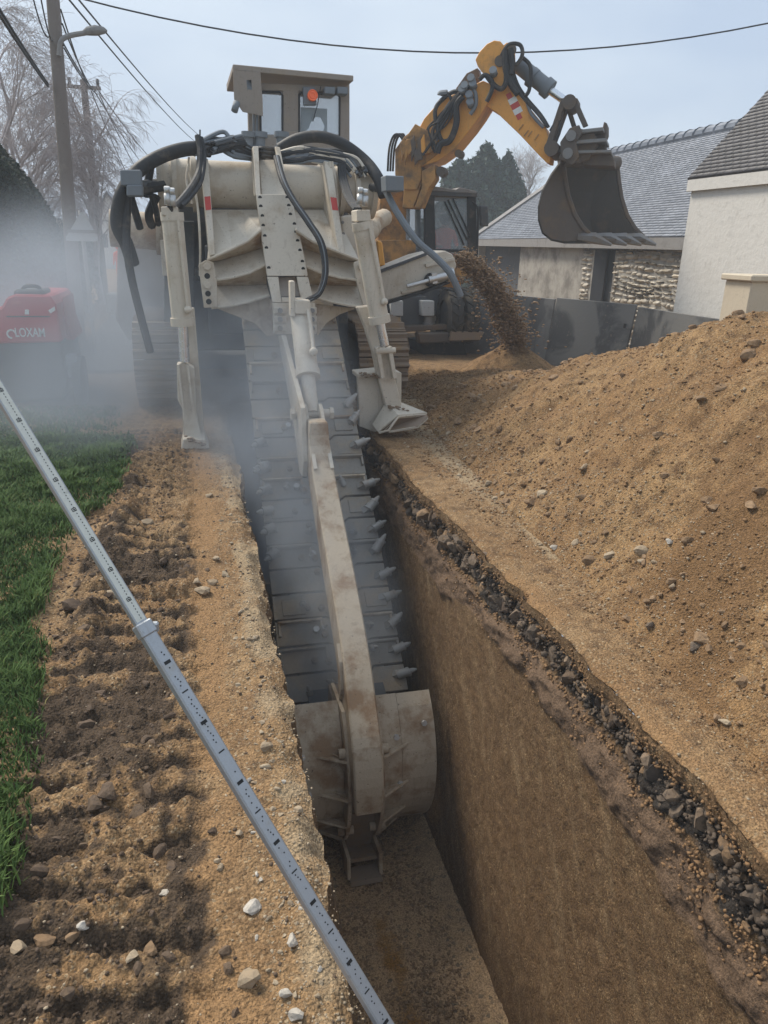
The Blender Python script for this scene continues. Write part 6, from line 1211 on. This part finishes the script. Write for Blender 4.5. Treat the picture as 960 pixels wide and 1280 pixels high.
ends = [((76, 12), (112, 112)), ((78, 30), (116, 112)), ((76, 48), (120, 114)), ((80, 60), (122, 118))]
for i, (a, b) in enumerate(ends): wire(ay(*a, 17), ay(*b, 28), .12, .016, 'thin line strung between the two timber poles')
for i, (a, b) in enumerate([((122, 112), (190, 200)), ((118, 114), (178, 205)), ((124, 118), (170, 210)), ((114, 114), (160, 220))]): wire(ay(*a, 28), ay(*b, 50), .1, .02, 'thin line running on from the farther timber pole')
for i, (a, b) in enumerate([((80, -8), (245, 178)), ((92, -8), (250, 170)), ((40, -8), (62, 45)), ((50, -8), (66, 50))]): wire(ay(*a, 17.5 if i < 2 else 14), ay(*b, 60 if i < 2 else 17), .2, .02 if i < 2 else .012, ['pale line crossing the sky to the trencher', 'second pale line crossing the sky to the trencher', 'left of two short lines above the big pole', 'right of two short lines above the big pole'][i])
# road sign
sg = thing('warning_sign', 'grey back of a triangular road sign on a post', 'sign', (ay(108, 400, 15).x, 15, 0)); sx_ = ay(104, 300, 15).x
m = M(); m.cyl((sx_, 15.02, 0), (sx_, 15.02, 2.55), .035, n=10); m.build('post', 'fascia', sg); m = M(); m.prism([ay(83, 301, 14.98), ay(121, 302, 14.98), ay(123, 298, 14.98), ay(105, 265, 14.98), ay(101, 265, 14.98), ay(82, 297, 14.98)], (0, .02, 0)); m.build('triangle_plate', 'greybox', sg); m = M(); m.box((sx_, 14.97, 2.2), (.5, .02, .05)); m.build('bracket', 'fascia', sg)
# ================================================================= RED MACHINE
RD = thing('towed_compressor', 'red towed compressor with grey lower body standing in the smoke', 'compressor', (-2.1, 10.8, 0)); yR = 10.5
def rb(pts, d, nm, mat, off=0, bev=.03, par=None): m = M(); m.prism(poly(pts, yR+off), (0, d, 0)); return m.build(nm, mat, par or RD, bev=bev)
hood = rb([(-14, 430), (-14, 388), (2, 384), (8, 372), (18, 368), (62, 369), (70, 380), (77, 426), (76, 428)], 1.6, 'hood', 'red', bev=.05); rb([(8, 395), (62, 395), (62, 396.5), (8, 396.5)], .02, 'hood_seam', 'ink', -.012, 0, hood)
rb([(-10, 428), (76, 427), (84, 470), (80, 500), (-10, 505)], 1.5, 'lower_body', 'darkgrey', .03); rb([(18, 362), (54, 362), (56, 369), (16, 369)], .5, 'air_intake', 'darkgrey', .1, .02); m = M(); m.tube(spline([ay(28, 363, 10.7), ay(32, 358, 10.7), ay(46, 358, 10.7), ay(51, 363, 10.7)], 4), .025, n=6); m.build('handle', 'black', RD)
rb([(31, 387), (36, 387), (36, 393), (31, 393)], .02, 'latch', 'white', -.012, 0, hood); rb([(60, 388), (68, 383), (69, 388), (63, 392)], .02, 'side_light', 'white', -.012, 0, hood); rb([(14, 376), (26, 377), (26, 380), (14, 380)], .02, 'sticker', 'redwhite', -.012, 0, hood)
m = M(); m.cyl(ay(96, 478, 10.6), ay(106, 478, 10.6), .36, n=24); wh_ = m.build('wheel', 'black', RD); rb([(80, 445), (96, 444), (99, 470), (86, 474)], .3, 'mudguard', 'boxgrey', -.1, .02)
m = M(); m.prism([ay(78, 372, 11), ay(82, 400, 11), ay(92, 425, 11), ay(77, 425, 11)], (0, 1, 0)); m.build('side_panel', 'red', RD)
def text_part(s, nm, mat, parent, loc, size, rot, ext=.004, bold=.0):
    cu = bpy.data.curves.new(nm, 'FONT'); cu.body = s; cu.size = size; cu.extrude = ext; cu.offset = bold; cu.resolution_u = 3; o = bpy.data.objects.new(nm, cu); col.objects.link(o); dg = bpy.context.evaluated_depsgraph_get(); me = bpy.data.meshes.new_from_object(o.evaluated_get(dg)); bpy.data.objects.remove(o)
    o = bpy.data.objects.new(nm, me); me.materials.clear(); me.materials.append(MT[mat]); col.objects.link(o); o.parent = parent; o.location = Vector(loc)-parent_loc(parent); o.rotation_euler = rot; return o
p = ay(19, 421, yR-.015); pe = ay(56, 421, yR-.015); t_ = text_part('LOXAM', 'lettering', 'white', hood, p, .16, (R_(90), 0, 0), .004, .002); t_.scale = ((pe.x-p.x)/max(1e-3, t_.dimensions.x), 1.0, 1)
c = ay(14.5, 417.5, yR-.015); m = M(); m.tube([c+Vector((.05*math.cos(a), 0, .05*math.sin(a))) for a in [2*math.pi*i/16 for i in range(13)]], .012, n=5); m.build('logo', 'white', hood)
# ================================================================= LEVELLING STAFF
s0 = ad(183, 790, 2.12); sA = ad(480, 1280, 2.12); sB = ad(-8, 478, 2.12); du = (sB-s0).normalized(); dn = (sA-s0).normalized()
n_ = (CAM-s0).normalized(); n_ = (n_-du*n_.dot(du)).normalized(); sid = du.cross(n_)
n_ = (n_*.93+sid*.37).normalized(); sid = du.cross(n_).normalized()
stf_ = thing('levelling_staff', 'telescopic aluminium levelling staff leaning across the left bank into the trench', 'staff', s0+dn*2.0)
top_ = s0+du*2.1; botp = s0+dn*2.35
m = M(); m.beam(s0-du*.1, top_, .036, .026, side=sid); up_ = m.build('upper_section', 'alu', stf_, bev=.003); m = M(); m.beam(s0, botp, .043, .034, side=sid); lo_ = m.build('lower_section', 'alu', stf_, bev=.004)
m = M(); m.beam(s0+dn*.012, s0-dn*.03, .050, .042, side=sid); m.box(s0+sid*.03, (.02, .02, .03)); m.build('section_clamp', 'alu', stf_, bev=.004)
nn2 = n_ if True else -n_
m = M(); a = s0+du*.035+nn2*.0135; b = top_+nn2*.0135; m.add([a-sid*.014, a+sid*.014, b+sid*.014, b-sid*.014], [(0, 1, 2, 3)]); m.build('scale_face', 'staffwhite', up_)
m = M(); a = s0+dn*.03+nn2*.0175; b = botp+nn2*.0175; m.add([a-sid*.017, a+sid*.017, b+sid*.017, b-sid*.017], [(0, 1, 2, 3)]); m.build('scale_face', 'alu', lo_)
def mark(m, p, u0, u1, v0, v1, d): m.add([p+sid*u0+d*v0, p+sid*u1+d*v0, p+sid*u1+d*v1, p+sid*u0+d*v1], [(0, 1, 2, 3)])
m = M()
for i in range(4, 205):
    p = s0+du*i*.01+nn2*.0142
    mark(m, p, .001, .0035, 0, .004, du)
    if i % 10 == 0:
        for (u0, u1, v0, v1) in ((-.004, .009, .000, .002), (-.004, -.002, .002, .009), (.007, .009, .002, .009), (-.004, .009, .009, .011), (.0, .005, .004, .007)): mark(m, p, u0-.002, u1-.002, v0, v1, du)
m.build('graduation', 'ink', up_, kind='stuff')
m = M(); r3 = random.Random(2)
for i in range(5, 230):
    p = s0+dn*i*.01+nn2*.0182; 
    if r3.random() < .6: mark(m, p, -.005+.003*(i % 3), -.001+.003*(i % 3), 0, .004, dn)
    if i % 10 == 0: mark(m, p, -.010, .010, 0, .010 if i % 20 else .004, dn)
m.build('graduation', 'ink', lo_, kind='stuff')
# ================================================================= SMOKE
def smoke(name, c, sz, dens, seed, label, color=(.58, .65, .74, 1), rot=0, nscale=.55, lo=.38, hi=.75):
    m, n, l = smokemat(); t = n.new('ShaderNodeTexCoord'); v = t.outputs['Object']
    ln = n.new('ShaderNodeVectorMath'); ln.operation = 'LENGTH'; l.new(v, ln.inputs[0])
    fo = n.new('ShaderNodeMapRange'); fo.interpolation_type = 'SMOOTHSTEP'; fo.inputs[1].default_value = 1.0; fo.inputs[2].default_value = .25; l.new(ln.outputs['Value'], fo.inputs[0])
    nz_ = nnoise(n, l, pos(n), nscale, 3, .55, .4); rp = n.new('ShaderNodeMapRange'); rp.inputs[1].default_value = lo; rp.inputs[2].default_value = hi; l.new(nz_, rp.inputs[0])
    a = n.new('ShaderNodeMath'); a.operation = 'MULTIPLY'; l.new(fo.outputs[0], a.inputs[0]); l.new(rp.outputs[0], a.inputs[1]); b = n.new('ShaderNodeMath'); b.operation = 'MULTIPLY'; l.new(a.outputs[0], b.inputs[0]); b.inputs[1].default_value = dens
    pv = n.new('ShaderNodeVolumePrincipled'); pv.inputs['Color'].default_value = color; l.new(b.outputs[0], pv.inputs['Density']); pv.inputs['Anisotropy'].default_value = .2; l.new(pv.outputs[0], n['Material Output'].inputs['Volume'])
    import bmesh
    bm = bmesh.new(); bmesh.ops.create_icosphere(bm, subdivisions=3, radius=1.0); me = bpy.data.meshes.new(name); bm.to_mesh(me); bm.free(); me.materials.append(m)
    o = bpy.data.objects.new(name, me); col.objects.link(o); o.location = c; o.scale = sz; o.rotation_euler = (0, 0, rot); tag(o, label, 'smoke', None, 'stuff'); return o
smoke('exhaust_smoke', (-1.4, 10.3, .9), (2.4, 4.0, 2.0), .75, 1, 'blue grey exhaust smoke drifting over the red compressor and the left track', lo=.3, hi=.7)
smoke('exhaust_smoke', (.72, 8.2, .1), (1.2, 3.0, 1.8), 1.25, 2, 'pale exhaust smoke rising between the chain and the left bank', nscale=1.1, lo=.35, hi=.7)
smoke('exhaust_smoke', (.95, 6.3, -1.0), (.9, 2.0, 1.3), 1.5, 3, 'thin smoke lying over the lowest chain plates', nscale=1.6, lo=.4, hi=.7)
smoke('exhaust_smoke', (-1.0, 8.8, .35), (1.7, 2.2, 1.0), .5, 4, 'low veil of smoke spreading over the grass beside the tracks', nscale=.9, lo=.32, hi=.7)
# thin air haze
hz_m, n, l = smokemat(); pv = n.new('ShaderNodeVolumePrincipled'); pv.inputs['Color'].default_value = (.8, .87, .95, 1); pv.inputs['Density'].default_value = .0035; l.new(pv.outputs[0], n['Material Output'].inputs['Volume'])
m = M(); MT['haze'] = hz_m; m.box((0, 55, 4.5), (120, 140, 17)); hzo = m.build('haze', 'haze', kind='stuff')
